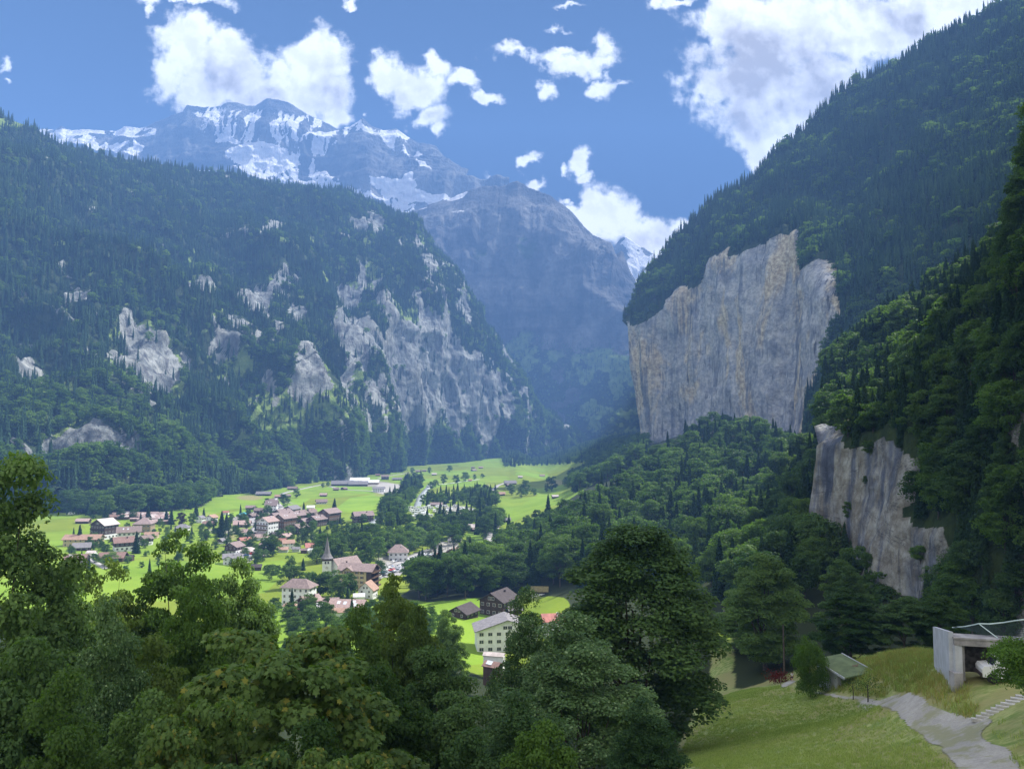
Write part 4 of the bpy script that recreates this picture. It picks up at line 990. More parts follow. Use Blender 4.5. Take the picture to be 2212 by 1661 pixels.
def house(u, v, wpx, ratio, storeys, ang, lower, upper, roof, label, feats='', name='chalet', cat='house', group=None, dmin=150, pitch=29, split=None, hs=2.7, D=None, mat_gable=None):
    """u, v: middle of the base as seen; wpx: seen width; ang: ridge direction, 0 across the view, 90 along it"""
    if D: p = P2W(u, v, D); x, y, z = float(p[0]), float(p[1]), float(p[2])
    else: x, y, z = gp(u, v, dmin)
    app = wpx * 1.16 * y / F; a = math.radians(ang); S = app / (ratio * abs(math.cos(a)) + abs(math.sin(a))) * .93; L = S * ratio; S = max(S, 2.5); L = max(L, 3)
    y += .35 * (abs(math.sin(a)) * L + abs(math.cos(a)) * S) * .6
    z = min(z, float(gfast(x, y)) + 1.5) if not D else z
    r = bpy.data.objects.new(name, None); COL.objects.link(r); r.location = (x, y, z); r.rotation_euler = (0, 0, a); tag(r, label, cat, group)
    HOUSES.append((x, y, max(L, S) * .62))
    if 'c' not in feats and S > 22: S = 22; 
    if S < 7 and storeys > 1: storeys = 1
    H = storeys * hs * (1.0 if D else min(1.45, max(.9, S / 9.5))); hsx = H / storeys; oh = .1 * S if S < 9 else 1.1; pr = math.radians(pitch)
    b = MB(); sp = H * (split if split is not None else (.0 if lower == upper else 1.0 / storeys if storeys > 1 else .5))
    if sp > 0: b.box(-L/2, L/2, -S/2, S/2, -3, sp); b.obj('wall', M[lower], r)
    b = MB(); d = .06 if sp > 0 else 0; b.box(-L/2 - d, L/2 + d, -S/2 - d, S/2 + d, sp if sp > 0 else -3, H)
    gh = math.tan(pr) * S / 2
    if 'h' not in feats:
        for sx in (-1, 1):
            X = sx * (L/2 + d); b.add([(X, -S/2 - d, H), (X, S/2 + d, H), (X, 0, H + gh), (X - sx * .3, -S/2 - d, H), (X - sx * .3, S/2 + d, H), (X - sx * .3, 0, H + gh)],
                                      [(0, 1, 2) if sx > 0 else (2, 1, 0), (3, 5, 4) if sx > 0 else (4, 5, 3)])
    b.obj('timber_wall' if upper in ('timber', 'timber2') else 'upper_wall' if sp > 0 else 'wall', M[upper], r)
    b = MB()
    if 'h' in feats:      # hipped
        X, Y = L/2 + oh, S/2 + oh; rl = max(0, L/2 - S/2 * .8); hh = gh + .2; th = .25; zz = H - .1
        b.add([(-X,-Y,zz),(X,-Y,zz),(X,Y,zz),(-X,Y,zz),(-rl,0,zz+hh+oh*.3),(rl,0,zz+hh+oh*.3)], [(0,1,5,4),(1,2,5),(2,3,4,5),(3,0,4),(0,3,2,1)])
    else: gable_roof(b, L, S, H + .02, pr, oh, .3 if S > 7 else .18)
    if 'x' in feats:      # cross gable towards the camera side
        w2 = min(L * .42, S * .8); h2 = math.tan(pr) * w2 / 2; xx = -L * .18
        V = [(xx - w2/2 - .6, -S/2 - 1.6, H - .25), (xx, -S/2 - 1.6, H + h2), (xx + w2/2 + .6, -S/2 - 1.6, H - .25), (xx - w2/2 - .6, 0, H - .25), (xx, 0, H + h2), (xx + w2/2 + .6, 0, H - .25)]
        V += [(p, q, s + .28) for p, q, s in V]
        b.add(V, [(0, 3, 4, 1), (1, 4, 5, 2), (7, 10, 9, 6), (8, 11, 10, 7), (0, 1, 7, 6), (1, 2, 8, 7), (0, 6, 9, 3), (2, 5, 11, 8)])
        g = MB(); g.add([(xx - w2/2, -S/2 - 1.0, H - .4), (xx + w2/2, -S/2 - 1.0, H - .4), (xx, -S/2 - 1.0, H + h2 - .1), (xx - w2/2, -S/2 - .1, H - .4), (xx + w2/2, -S/2 - .1, H - .4), (xx, -S/2 - .1, H + h2 - .1)], [(0, 1, 2), (5, 4, 3), (0, 3, 4, 1)])
        g.obj('gable', M[mat_gable or upper], r)
    b.obj('roof', M[roof], r)
    if 'n' not in feats and S > 5.5:
        q = MB(); cx = L * .18; cy = S * .16 * (1 if int(u) % 2 else -1); zt = H + gh * (1 - abs(cy) / (S/2)); q.box(cx - .4, cx + .4, cy - .35, cy + .35, zt - 1.2, zt + 1.1); q.box(cx - .5, cx + .5, cy - .45, cy + .45, zt + 1.102, zt + 1.25)
        q.obj('chimney', M['rdark' if upper.startswith('timber') else 'plaster'], r)
    # windows, storey by storey on the walls that face the camera
    if 'w' not in feats and S > 5:
        ww = min(1.7, S * .13) * (1.0); wh = min(1.5, hsx * .5); me = win_mesh(ww, wh)
        ca, sa = math.cos(a), math.sin(a)
        for (nx, ny, ln, off) in ((0, -1, L, S/2), (0, 1, L, S/2), (-1, 0, S, L/2), (1, 0, S, L/2)):
            wy = nx * sa + ny * ca                      # world y of the normal
            wx = nx * ca - ny * sa
            if wx * -x + wy * -y < 0.15 * math.hypot(x, y): continue
            n = max(2, min(7, int(ln / 3.1)))
            for k in range(storeys):
                zz = k * hsx + hsx * .3; o2 = off + .02 + (.06 if zz > sp else 0)
                for j in range(n):
                    t = (j + .5) / n * ln - ln / 2
                    place_win(r, me, t if ny else nx * o2, ny * o2 if ny else t, zz, nx, ny)
            if nx and gh > 2.2 and 'h' not in feats:
                for t in (-.9, .9): place_win(r, me, nx * (off + .08), t, H + .35, nx, ny)
    if 'b' in feats:      # balconies across the gable end
        for k in range(1, storeys):
            q = MB(); sgn = -1 if ang >= 0 and math.sin(a) > .3 else 0
            if sgn: q.box(-L/2 - 1.5, -L/2 - .08, -S/2 * .9, S/2 * .9, k * hsx - .2, k * hsx); q.box(-L/2 - 1.5, -L/2 - 1.38, -S/2 * .9, S/2 * .9, k * hsx + .001, k * hsx + .95)
            else: q.box(-L/2 * .9, L/2 * .9, -S/2 - 1.5, -S/2 - .08, k * hsx - .2, k * hsx); q.box(-L/2 * .9, L/2 * .9, -S/2 - 1.5, -S/2 - 1.38, k * hsx + .001, k * hsx + .95)
            q.obj('balcony', M['timber2' if upper != 'timber' else 'timber'], r)
    if 's' in feats or 'S' in feats:
        me = win_mesh(1.1 if 's' in feats else 1.6, 1.5 if 's' in feats else 2.2, 'skylight')
        for (tx, ty) in ((-.25, .45), (-.05, .5), (.22, .35), (.3, .7))[: 2 if 's' in feats else 4]:
            o = addo('skylight', me, r, (tx * L, -ty * S/2, H + gh * (1 - ty) + .34)); o.rotation_euler = (pr, 0, 0)
    if 'd' in feats:      # white dormers
        for tx in (-.22, .2):
            q = MB(); ty = .45 * S/2; zb = H + gh * .35; q.box(tx * L - .8, tx * L + .8, -ty - .9, -ty + .9, zb, zb + 1.5); q.box(tx * L - 1, tx * L + 1, -ty - 1.2, -ty + 1, zb + 1.502, zb + 1.62); q.obj('dormer', M['plaster'], r)
    return r
CR = {3: (94.8, .1786, 1050.7), 4: (426.6, .1786, 1011.), 5: (616., .1429, 1169.), 6: (790., .1429, 1090.), 7: (695., .2714, 979.6), 8: (916., .1429, 1248.)}
def hc(c, cx, cy, w, ratio, st, ang, lo, up, roof, label, feats='', **k):
    a, s, b = CR[c]; return house(a + cx * s, b + cy * s, w * s, ratio, st, ang, lo, up, roof, label, feats, **k)
T_, P_, C_ = 'timber', 'plaster', 'cream'
HL = [
 (3,465,447,140,1.6,1,5,T_,T_,'rpink','small brown barn with a pale pink roof alone on the left bright meadow','nw'),
 (3,700,632,265,.85,3,68,P_,T_,'rpale','tall chalet with dark timber gable and pale grey roof at the meadow edge','b'),
 (3,460,722,385,2.6,2,3,C_,C_,'rorange','long beige house with wide orange roof at the far left','n'),
 (3,440,772,200,1.2,1,20,T_,T_,'rgrey','low dark chalet with blue grey roof beside the round conifer'),
 (3,1000,655,280,1.3,2,25,P_,P_,'rbrown','white walled chalet with brown roof and small skylights','s'),
 (3,1190,552,205,1.1,2,8,'beige','beige','rmauve','beige timber house with mauve brown hipped roof','h'),
 (3,930,778,255,1.1,2,35,P_,T_,'rredbrown','chalet with orange brown roof, dark gable and white ground floor'),
 (3,1215,705,150,.9,2,60,P_,T_,'rbrown','narrow timber house with grey brown double gable','x'),
 (3,1290,622,150,1.3,1,10,C_,C_,'rorange','house with plain orange roof behind the double gabled one','n'),
 (3,380,912,225,1.6,1,4,T_,T_,'rredbrown','dark chalet with red brown roof and two white dormers','d'),
 (3,810,902,275,1.6,1,8,T_,T_,'rredbrown','long dark chalet with red brown roof low on the left','w'),
 (3,570,842,90,1.3,1,0,P_,P_,'rpale','small pale garage between the two dark chalets','nw'),
 (3,440,972,120,1.2,1,15,T_,T_,'rgrey','small grey roofed shed under the trees at the far left','nw'),
 (3,1660,532,155,1.2,1,10,P_,P_,'rgrey','pale bungalow with grey hipped roof above the airy tree','hn'),
 (3,1010,895,110,1.4,1,5,T_,T_,'rdark','little dark shed beside the long dark chalet','nw'),
 (3,865,392,105,1.6,1,0,'timber2','timber2','rredbrown','dark red shed at the edge of the trailer park','nw'),
 (4,165,652,115,.9,2,70,P_,P_,'rorange','white gabled house with orange roof behind big conifer','n'),
 (4,128,702,130,1.3,1,10,T_,T_,'rredbrown','low house with red brown roof left of the tall conifer'),
 (4,335,562,75,1.2,1,10,P_,P_,'rred','small house with bright red orange roof behind the tall conifer','nw'),
 (4,28,660,95,.8,2,75,P_,P_,'rgrey','steep grey gabled house at the left end of the village','n'),
 (4,530,712,185,1.4,1,10,T_,T_,'rpink','chalet with salmon roof left of the main road'),
 (4,570,802,115,1.2,1,0,P_,P_,'rpink','flat shop building with pink roof beside the main road','hn'),
 (4,635,500,105,1.3,1,10,T_,T_,'rmauve','brown hay barn on the sloping meadow above the village','nw'),
 (4,735,562,90,1.0,2,5,T_,T_,'rbrown','small two storey dark chalet at the car park'),
 (4,660,602,112,1.1,1,60,T_,T_,'rbrown','low dark chalet beside the turquoise canopy','n'),
 (4,795,333,155,1.9,1,5,T_,T_,'rgrey','long grey roofed barn at the forest edge','nw'),
 (4,980,362,85,1.3,1,5,T_,T_,'rorange','small orange roofed barn at the road bend','nw'),
 (4,1075,352,85,1.0,1,60,T_,T_,'rbrown','dark chalet on the road bend','nw'),
 (4,1145,262,105,1.6,1,5,T_,T_,'rbrown','low dark barn by the road under the forest','nw'),
 (4,890,512,130,1.1,2,5,P_,P_,'rmauve','house with steep brown tiled roof and skylights above the village','s',dict(pitch=42)),
 (4,875,412,85,1.2,1,10,T_,T_,'rbrown','small brown roofed house left of the road junction','n'),
 (4,1130,566,165,1.3,2,70,T_,T_,'rgrey','grey roofed hall at the back of the chalet cluster','n'),
 (4,1018,622,200,1.3,2,60,T_,T_,'rmauve','back left chalet of the big brown cluster','b'),
 (4,955,662,190,1.25,2,60,T_,'timber2','rmauve','chalet with pale balconies at the left of the brown cluster','b'),
 (4,1175,656,205,1.3,2,62,T_,'timber2','rmauve','wide middle chalet of the brown cluster','bs'),
 (4,1228,612,160,1.3,2,62,T_,T_,'rbrown','chalet with plain dark roof at the back of the brown cluster','n'),
 (4,868,700,180,1.3,2,60,T_,T_,'rbrown','leftmost low chalet of the brown cluster'),
 (4,1045,746,225,1.2,3,60,'timber2','timber2','rmauve','large front chalet of the brown cluster with skylights','bs'),
 (4,1298,702,150,1.3,2,60,T_,T_,'rmauve','narrow chalet right of the large front chalet','n'),
 (4,1222,792,180,1.2,2,62,T_,T_,'rbrown','dark front chalet beside the two poplars','b'),
 (4,1432,702,200,1.25,2,62,T_,T_,'rmauve','chalet with long pale ridge right in the brown cluster','bs'),
 (4,1462,646,165,1.3,2,62,T_,T_,'rbrown','chalet behind the long pale ridged one','n'),
 (4,1585,676,230,1.3,3,62,T_,'timber2','rmauve','rightmost big chalet of the cluster with tiered balconies','b'),
 (4,1370,586,118,1.2,2,60,T_,T_,'rbrown','dark gabled house above the right part of the cluster'),
 (4,1370,538,100,1.3,1,60,T_,T_,'rredbrown','reddish roofed house behind the dark gabled one','n'),
 (4,1368,498,82,1.2,1,5,P_,P_,'rwhite','little shed with almost white roof above the village','nw'),
 (4,830,795,215,1.0,3,66,P_,P_,'rpink','white chalet with dark balconies under a pink roof','b'),
 (4,735,836,130,1.1,1,60,T_,T_,'rdark','low black chalet in front of the white one','n'),
 (4,925,836,120,1.1,2,60,P_,T_,'rdark','small dark roofed chalet right of the white one','n'),
 (4,1062,856,140,1.1,1,60,T_,T_,'rpink','dark chalet with faded pink roof below the cluster'),
 (4,1005,912,108,1.3,1,0,T_,T_,'rred','small shed with brick red roof in the gardens','nw'),
 (4,562,946,160,1.1,2,40,T_,T_,'rred','timber chalet with bright orange red roof by the road'),
 (4,432,1036,180,1.0,2,75,P_,T_,'rmauve','chalet with dark gable over a white ground floor beside the car park','b'),
 (4,600,1036,175,1.4,1,5,P_,P_,'rpale','low building with wide pale pink roof in the car park','hn'),
 (4,742,976,115,1.1,2,60,T_,T_,'rbrown','brown chalet half hidden behind the garden trees','b'),
 (4,300,912,125,1.0,2,60,P_,T_,'rgrey','grey roofed house with several gables below the tall conifer','x'),
 (4,720,868,220,2.2,1,5,P_,P_,'rpink','long low building with pale pink roof','hnw'),
 (4,1087,976,150,1.2,2,25,'plaster','plaster','rorange','pinkish house with orange roof above the lower meadow','n'),
 (4,1028,1018,118,1.2,1,10,'palegreen','palegreen','rorange','pale green shed with orange roof at the meadow edge','nw'),
 (4,1190,1012,84,1.2,1,5,'palegreen','palegreen','rgrey','small grey shed in the row above the lower meadow','nw'),
 (4,1282,1028,72,1.1,1,10,T_,T_,'rbrown','tiny brown hut in the row above the lower meadow','nw'),
 (4,1375,1030,74,1.1,1,5,'palegreen','palegreen','rwhite','pale green hut at the right end of the row above the lower meadow','nw'),
 (4,1420,985,235,1.7,1,20,T_,T_,'rcoral','building with sweeping bright red roof behind the church spire','n'),
 (4,1492,432,132,1.3,1,20,P_,T_,'rbrown','chalet with white base alone on the large valley meadow','n'),
 (4,1520,342,76,1.2,1,5,T_,T_,'rpink','small pink roofed barn on the large valley meadow','nw'),
 (4,1672,270,62,1.1,1,5,T_,T_,'rbrown','little dark barn left below the farm halls','nw'),
 (4,1770,264,72,1.1,1,60,T_,T_,'rbrown','little brown house below the farm halls','nw'),
 (4,1745,214,245,2.0,1,8,T_,T_,'rgrey','long dark grey farm hall at the left of the farm','nwc'),
 (4,1960,172,215,2.0,1,5,P_,P_,'rwhite','white roofed farm hall at the back of the farm','nwc'),
 (4,1940,218,215,1.9,1,8,T_,T_,'rgrey','grey roofed cattle shed in the middle of the farm','nwc'),
 (4,2092,196,185,2.0,1,4,'beige','beige','rwhite','white roofed farm hall at the right of the farm','nwc'),
 (4,2190,292,130,1.8,2,4,P_,P_,'rgrey','long grey roofed building at the works yard','nc'),
 (4,1990,655,245,1.5,2,25,T_,T_,'rmauve','wide brown chalet alone behind hedges above the centre meadow','b'),
 (4,400,1165,200,1.3,2,15,P_,P_,'rgrey','grey roofed house below the village car park','x'),
 (4,705,1236,120,1.2,1,15,T_,T_,'rdark','dark brown roof below the gardens, left of the lower meadow','nw'),
 (5,190,962,440,1.7,3,-12,P_,P_,'rmauve','large white schoolhouse with brown hipped roof and rows of windows','hs',dict(pitch=38, hs=3.3)),
 (5,350,1050,330,1.1,2,50,T_,T_,'rpink','dark timber chalet with pink cross gabled roof before the schoolhouse','x'),
 (5,660,975,260,1.8,1,8,T_,T_,'rmauve','low house with brown roof between the two pink roofs','n'),
 (5,935,1075,480,1.6,1,-6,C_,T_,'rpink','house with the large pink roof and many skylights','S'),
 (5,530,1068,290,1.7,1,3,T_,T_,'rwhite','low shed with broad whitish roof in front of the pink roofs','nw'),
 (5,120,1130,190,1.3,1,-15,P_,P_,'rcoral','small house with bright orange red roof at the foot of the schoolhouse','nw'),
 (5,795,1140,210,1.4,1,8,P_,P_,'rorange','low orange roof lowest of the village houses','nw'),
 (5,60,1040,180,1.5,1,5,P_,P_,'rorange','flat orange pink annex left of the timber chalet','hnw'),
 (5,1240,855,240,.9,2,80,P_,P_,'rorange','white house with steep orange gable below the yellow hotel','n',dict(pitch=42)),
 (5,1110,900,160,1.2,1,10,P_,P_,'rwhite','white garage with pale roof beside the steep orange gable','nw'),
 (5,1700,298,285,1.15,2,8,P_,P_,'rmauve','white house with pyramid shaped mauve roof beside the car park','h',dict(pitch=38)),
 (5,1920,460,240,1.1,2,55,'timber2','timber2','rmauve','brown gabled house at the lower edge of the car park','x'),
 (6,1060,985,240,1.0,3,72,T_,T_,'rredbrown','dark chalet with stacked balconies and a red brown roof','b'),
 (6,1335,872,215,1.0,3,72,'timber2','timber2','rredbrown','tall brown gabled station house above the parked cars','xb'),
 (6,1335,968,225,1.5,1,12,'timber2','timber2','rmauve','low brown roof in front of the tall station house','nw'),
 (6,1550,388,210,1.4,1,4,T_,T_,'rpale','dark barn with wide pale pink roof on the small round hill','nw'),
 (6,1650,406,92,1.2,1,15,T_,T_,'rmauve','small shed touching the pale pink roofed barn','nw'),
 (6,1340,574,185,1.7,1,2,P_,P_,'rgrey','grey roofed building above the cemetery','n'),
 (6,2110,264,145,1.5,1,4,T_,T_,'rgrey','grey roofed house on the right beside the white road','n'),
 (7,1500,250,90,1.4,1,8,T_,T_,'rgrey','dark farm barn on the right beside the lane','nw'),
 (7,1425,334,60,1.3,1,5,T_,T_,'rorange','orange roofed house among the trees by the lane','nw'),
 (7,1270,302,32,1.3,1,5,T_,T_,'rmauve','tiny brown barn beside the row of trees','nw'),
 (7,1315,268,26,1.2,1,5,T_,T_,'rpink','tiny pink roofed barn on the middle meadow','nw'),
 (7,1858,355,50,1.3,1,10,T_,T_,'rpale','small pale roofed barn on the right sloping meadow','nw'),
 (7,912,420,85,1.8,1,2,T_,T_,'rmauve','long brown camp building among the white caravans','nw'),
 (7,502,208,60,1.3,2,10,T_,T_,'rbrown','brown farmhouse right of the farm halls','n'),
 (7,600,212,66,2.0,1,0,T_,T_,'rgrey','long low grey shed right of the brown farmhouse','nw'),
 (7,445,178,32,1.3,1,5,T_,T_,'rredbrown','tiny reddish barn on the dry meadow patch','nw'),
 (7,300,192,42,1.3,1,5,T_,T_,'rgrey','small dark shed behind the farm halls','nw'),
 (7,766,148,36,1.3,1,5,T_,T_,'rmauve','tiny barn under the first lone tree of the far meadow','nw'),
 (7,815,144,32,1.3,1,5,T_,T_,'rbrown','tiny brown barn between two lone trees of the far meadow','nw'),
 (7,895,172,36,1.3,1,5,T_,T_,'rpale','tiny pale roofed barn on the open far meadow','nw'),
 (7,1210,140,42,1.2,1,40,P_,T_,'rmauve','small gabled farmhouse at the far end of the meadows','nw'),
 (7,1266,118,32,1.3,1,5,T_,T_,'rpink','tiny pink roofed house farthest along the meadows','nw'),
 (7,1203,118,26,1.3,1,5,T_,T_,'rbrown','tiny dark barn left behind the far gabled farmhouse','nw'),
 (7,1180,222,26,1.2,1,5,P_,P_,'rcoral','tiny house with red orange roof beside the brook','nw'),
 (7,1580,194,32,1.3,1,5,T_,T_,'rpale','tiny pale roofed barn at the right forest edge','nw'),
 (7,1755,184,36,1.3,1,5,P_,P_,'rpink','tiny pinkish barn high on the right meadow','nw'),
 (7,1490,262,50,1.2,1,30,T_,T_,'rbrown','small brown outbuilding in front of the dark farm barn','nw'),
 (8,1750,262,225,1.25,2,-4,P_,T_,'rmoss','wooden hay barn with mossy yellow roof and white stone base','nw',dict(dmin=300)),
 (8,590,600,400,1.15,1,62,T_,T_,'rdark','charcoal chalet with ribbed dark roof at the bright meadow edge','n',dict(dmin=300)),
 (8,1125,560,520,1.15,2,62,T_,T_,'rdark','large dark brown chalet with broad roof above the white apartments','',dict(dmin=300)),
 (8,1370,560,200,1.3,1,10,T_,T_,'rgrey','small grey roof right of the large dark brown chalet','nw',dict(dmin=300)),
 (8,1235,1095,880,.52,3,97,P_,P_,'rgrey','white apartment house with large grey roof among the foreground trees','cn',dict(D=300, pitch=18, hs=2.75)),
 (8,1960,745,330,1.2,2,8,P_,P_,'rcoral','white house with red tiled roof half hidden by the huge dark tree','',dict(D=290)),
 (8,1040,1475,270,1.3,1,-30,T_,T_,'rredbrown','pinkish brown roof with roof windows glimpsed between the foreground trees','s',dict(D=235)),
 (8,1060,1300,300,2.5,1,-14,P_,P_,'rpale','long white garden wall building behind the glimpsed brown roof','nw',dict(D=262)),
]
def ribs(): pass
for h_ in HL:
    kw = h_[12] if len(h_) > 12 else {}
    hc(*h_[:11], h_[11] if len(h_) > 11 else '', **kw)

def hotel():
    """cream hotel with a brown roof, cross gable and timber balcony end"""
    x, y, z = gp(CR[5][0] + 1090 * .1429, CR[5][2] + 720 * .1429, 300); s = y / F * .1429
    r = bpy.data.objects.new('hotel', None); COL.objects.link(r); r.location = (x, y + 4, z - .5); r.rotation_euler = (0, 0, math.radians(-14))
    tag(r, 'four storey cream hotel with brown roof and timber balconies beside the church', 'hotel'); HOUSES.append((x, y, 14))
    L, S, H = 21.0, 11.5, 11.5
    b = MB(); b.box(-L/2, L/2 - 3.2, -S/2, S/2, -4, H); b.box(-L/2 - 1, L/2 - 2, -S/2 - 1.5, -S/2 - .01, -4, 1.2)
    b.obj('wall', M['cream'], r)
    b = MB(); b.box(L/2 - 3.19, L/2, -S/2 + .4, S/2 - .4, -4, H); b.add([(L/2, -S/2, H), (L/2, S/2, H), (L/2, 0, H + 3.1), (L/2 - .3, -S/2, H), (L/2 - .3, S/2, H), (L/2 - .3, 0, H + 3.1)], [(0, 1, 2), (5, 4, 3)])
    b.obj('timber_wall', M['timber'], r)
    b = MB(); gable_roof(b, L, S, H + .02, math.radians(28), 1.0, .3)
    V = [(-7.2, -S/2 - 2, H - .3), (-3.9, -S/2 - 2, H + 1.9), (-.6, -S/2 - 2, H - .3), (-7.2, 0, H - .3), (-3.9, 0, H + 1.9), (-.6, 0, H - .3)]; V += [(p, q, w + .3) for p, q, w in V]
    b.add(V, [(0, 3, 4, 1), (1, 4, 5, 2), (7, 10, 9, 6), (8, 11, 10, 7), (0, 1, 7, 6), (1, 2, 8, 7), (0, 6, 9, 3), (2, 5, 11, 8)])
    b.obj('roof', M['rmauve'], r)
    b = MB(); b.box(-6.6, -1.2, -S/2 - 1.0, -S/2 - .01, 2, H - .25); b.add([(-6.6, -S/2 - 1, H - .25), (-1.2, -S/2 - 1, H - .25), (-3.9, -S/2 - 1, H + 1.6)], [(0, 1, 2)]); b.obj('bay', M['cream'], r)
    for k in range(4):
        q = MB(); q.box(L/2 + .01, L/2 + 1.5, -S/2 + .5, S/2 - .5, 1.6 + k * 2.8, 1.8 + k * 2.8); q.box(L/2 + 1.38, L/2 + 1.5, -S/2 + .5, S/2 - .5, 1.801 + k * 2.8, 2.7 + k * 2.8); q.obj('balcony', M['timber2'], r)
        for xx, yy in ((-8.8, S/2), (-5.0, S/2 + 1.0), (-2.8, S/2 + 1.0), (1.4, S/2), (4.6, S/2)):
            place_win(r, win_mesh(1.2, 1.5), xx, -yy - .03, 1.4 + k * 2.7, 0, -1)
            for sx in (-1, 1): q = MB(); q.box(xx + sx * .62, xx + sx * 1.12, -yy - .06, -yy - .01, 1.4 + k * 2.7, 2.9 + k * 2.7) if sx > 0 else q.box(xx - 1.12, xx - .62, -yy - .06, -yy - .01, 1.4 + k * 2.7, 2.9 + k * 2.7); q.obj('shutter', M['timber2'], r)
    q = MB(); q.box(-9, -8.2, 1, 1.7, H + 1, H + 4); q.obj('chimney', M['rdark'], r)
hotel()
def church():
    a, s, b_ = CR[5]; x, y, z = gp(a + 612 * s, b_ + 560 * s, 350)
    r = bpy.data.objects.new('church', None); COL.objects.link(r); r.location = (x, y + 3, z); r.rotation_euler = (0, 0, math.radians(12))
    tag(r, 'white church tower with pointed dark spire and long brown nave roof', 'church'); HOUSES.append((x + 6, y + 4, 15))
    k = y / 525.
    w = 3.0 * k; ht = (560 - 305) * s * y / F
    b = MB(); b.box(-w, w, -w, w, -4, ht); t = b.obj('tower', M['plaster'], r)
    b = MB(); b.box(-w - .12, w + .12, -w - .12, w + .12, ht + .002, ht + 1.5 * k); b.obj('belfry', M['timber'], r)
    for (nx, ny) in ((0, -1), (1, 0), (-1, 0)):
        for t_ in (-.9, .9):
            q = MB(); q.box(-.5, .5, -.05, .05, 0, 1.5); o = q.obj('louvre', M['rdark'], r); o.location = ((t_ * k if ny else nx * (w + .03)), (ny * (w + .03) if ny else t_ * k), ht - 1.9 * k); o.rotation_euler = (0, 0, math.atan2(ny, nx) + math.pi / 2)
    # clock faces
    for (nx, ny) in ((0, -1), (1, 0)):
        q = MB(); n = 16; q.add([(0, -.1, 0)] + [(math.cos(i / n * 6.283) * 1.0, -.1, math.sin(i / n * 6.283) * 1.0) for i in range(n)], [(0, i + 1, (i + 1) % n + 1) for i in range(n)]); 
        q.box(-.07, .07, -.16, -.11, 0, .8, 1); q.box(0, .55, -.16, -.11, -.07, .07, 1)
        o = q.obj('clock_face', [M['frame'], M['rdark']], r); o.location = (nx * w, ny * w, ht - 4.6 * k); o.rotation_euler = (0, 0, math.atan2(ny, nx) + math.pi / 2)
    zt = ht + 1.5 * k; hs = (255 + 60) * s * y / F; b = MB(); prof = [(1.18, 0), (.95, .06), (.62, .22), (.44, .42), (.22, .74), (.02, 1.0)]; n = 8; vs = []
    for (rr, h) in prof: vs += [(w * 1.25 * rr * math.cos(math.pi / 8 + j * math.pi / 4), w * 1.25 * rr * math.sin(math.pi / 8 + j * math.pi / 4), zt + h * hs) for j in range(8)]
    b.add(vs, [(i * 8 + j, i * 8 + (j + 1) % 8, (i + 1) * 8 + (j + 1) % 8, (i + 1) * 8 + j) for i in range(5) for j in range(8)]); b.obj('spire', M['rgrey'], r)
    b = MB(); b.tube([(0, 0, zt + hs - .5), (0, 0, zt + hs + 3.0)], .07, 5); b.box(-.5, .5, -.05, .05, zt + hs + 2.2, zt + hs + 2.35); b.obj('cross', M['rdark'], r)
    nv = bpy.data.objects.new('nave', None); COL.objects.link(nv); nv.parent = r; nv.location = (w + 8.5, 5, 0); nv.rotation_euler = (0, 0, math.radians(38))
    b = MB(); b.box(-9, 9, -5.8, 5.8, -4, 7.0)
    for sx in (-1, 1): b.add([(sx * 9, -5.8, 7), (sx * 9, 5.8, 7), (sx * 9, 0, 11.6)], [(0, 1, 2) if sx > 0 else (2, 1, 0)])
    b.obj('nave_wall', M['plaster'], nv)
    b = MB(); gable_roof(b, 18, 11.6, 7.02, math.radians(39), .8, .3); b.obj('roof', M['rmauve'], nv)
    for i in range(4): place_win(nv, win_mesh(1.1, 3.0), -6 + i * 4, -5.84, 2.4, 0, -1)
church()
# ------------------------------------------------------------------ roads, river, yards
def strip(name, pts, width, mat, label, off=.25, dmin=150, kind='structure', ends=1.0):
    w = [gp(u, v, dmin)[:2] for (u, v) in pts]; P = []
    for i in range(len(w) - 1):
        n = max(2, int(math.dist(w[i], w[i + 1]) / 6)); P += [(w[i][0] + (w[i + 1][0] - w[i][0]) * k / n, w[i][1] + (w[i + 1][1] - w[i][1]) * k / n) for k in range(n)]
    P.append(w[-1]); P = np.array(P)
    for _ in range(6): P[1:-1] = (P[:-2] + 2 * P[1:-1] + P[2:]) / 4
    T = np.gradient(P, axis=0); T /= np.linalg.norm(T, axis=1, keepdims=True) + 1e-9; Nn = np.stack([-T[:, 1], T[:, 0]], -1)
    wd = width * (.9 + .2 * fbm(np.c_[P * .1, 0 * P[:, 0]], 1, 2, 3))[:, None] / 2; A = P + Nn * wd; B = P - Nn * wd
    z = np.maximum(np.maximum(gfast(P[:, 0], P[:, 1]), gfast(A[:, 0], A[:, 1])), gfast(B[:, 0], B[:, 1])) + off
    V = np.concatenate([np.c_[A, z], np.c_[B, z], np.c_[A, z - 1], np.c_[B, z - 1]]); n = len(P); i = np.arange(n - 1)
    o = mk(name, V, [np.stack([i, i + 1, n + i + 1, n + i], -1), np.stack([2*n + i, 2*n + i + 1, i + 1, i], -1), np.stack([n + i, n + i + 1, 3*n + i + 1, 3*n + i], -1)], [M[mat]])
    return tag(o, label, kind=kind)
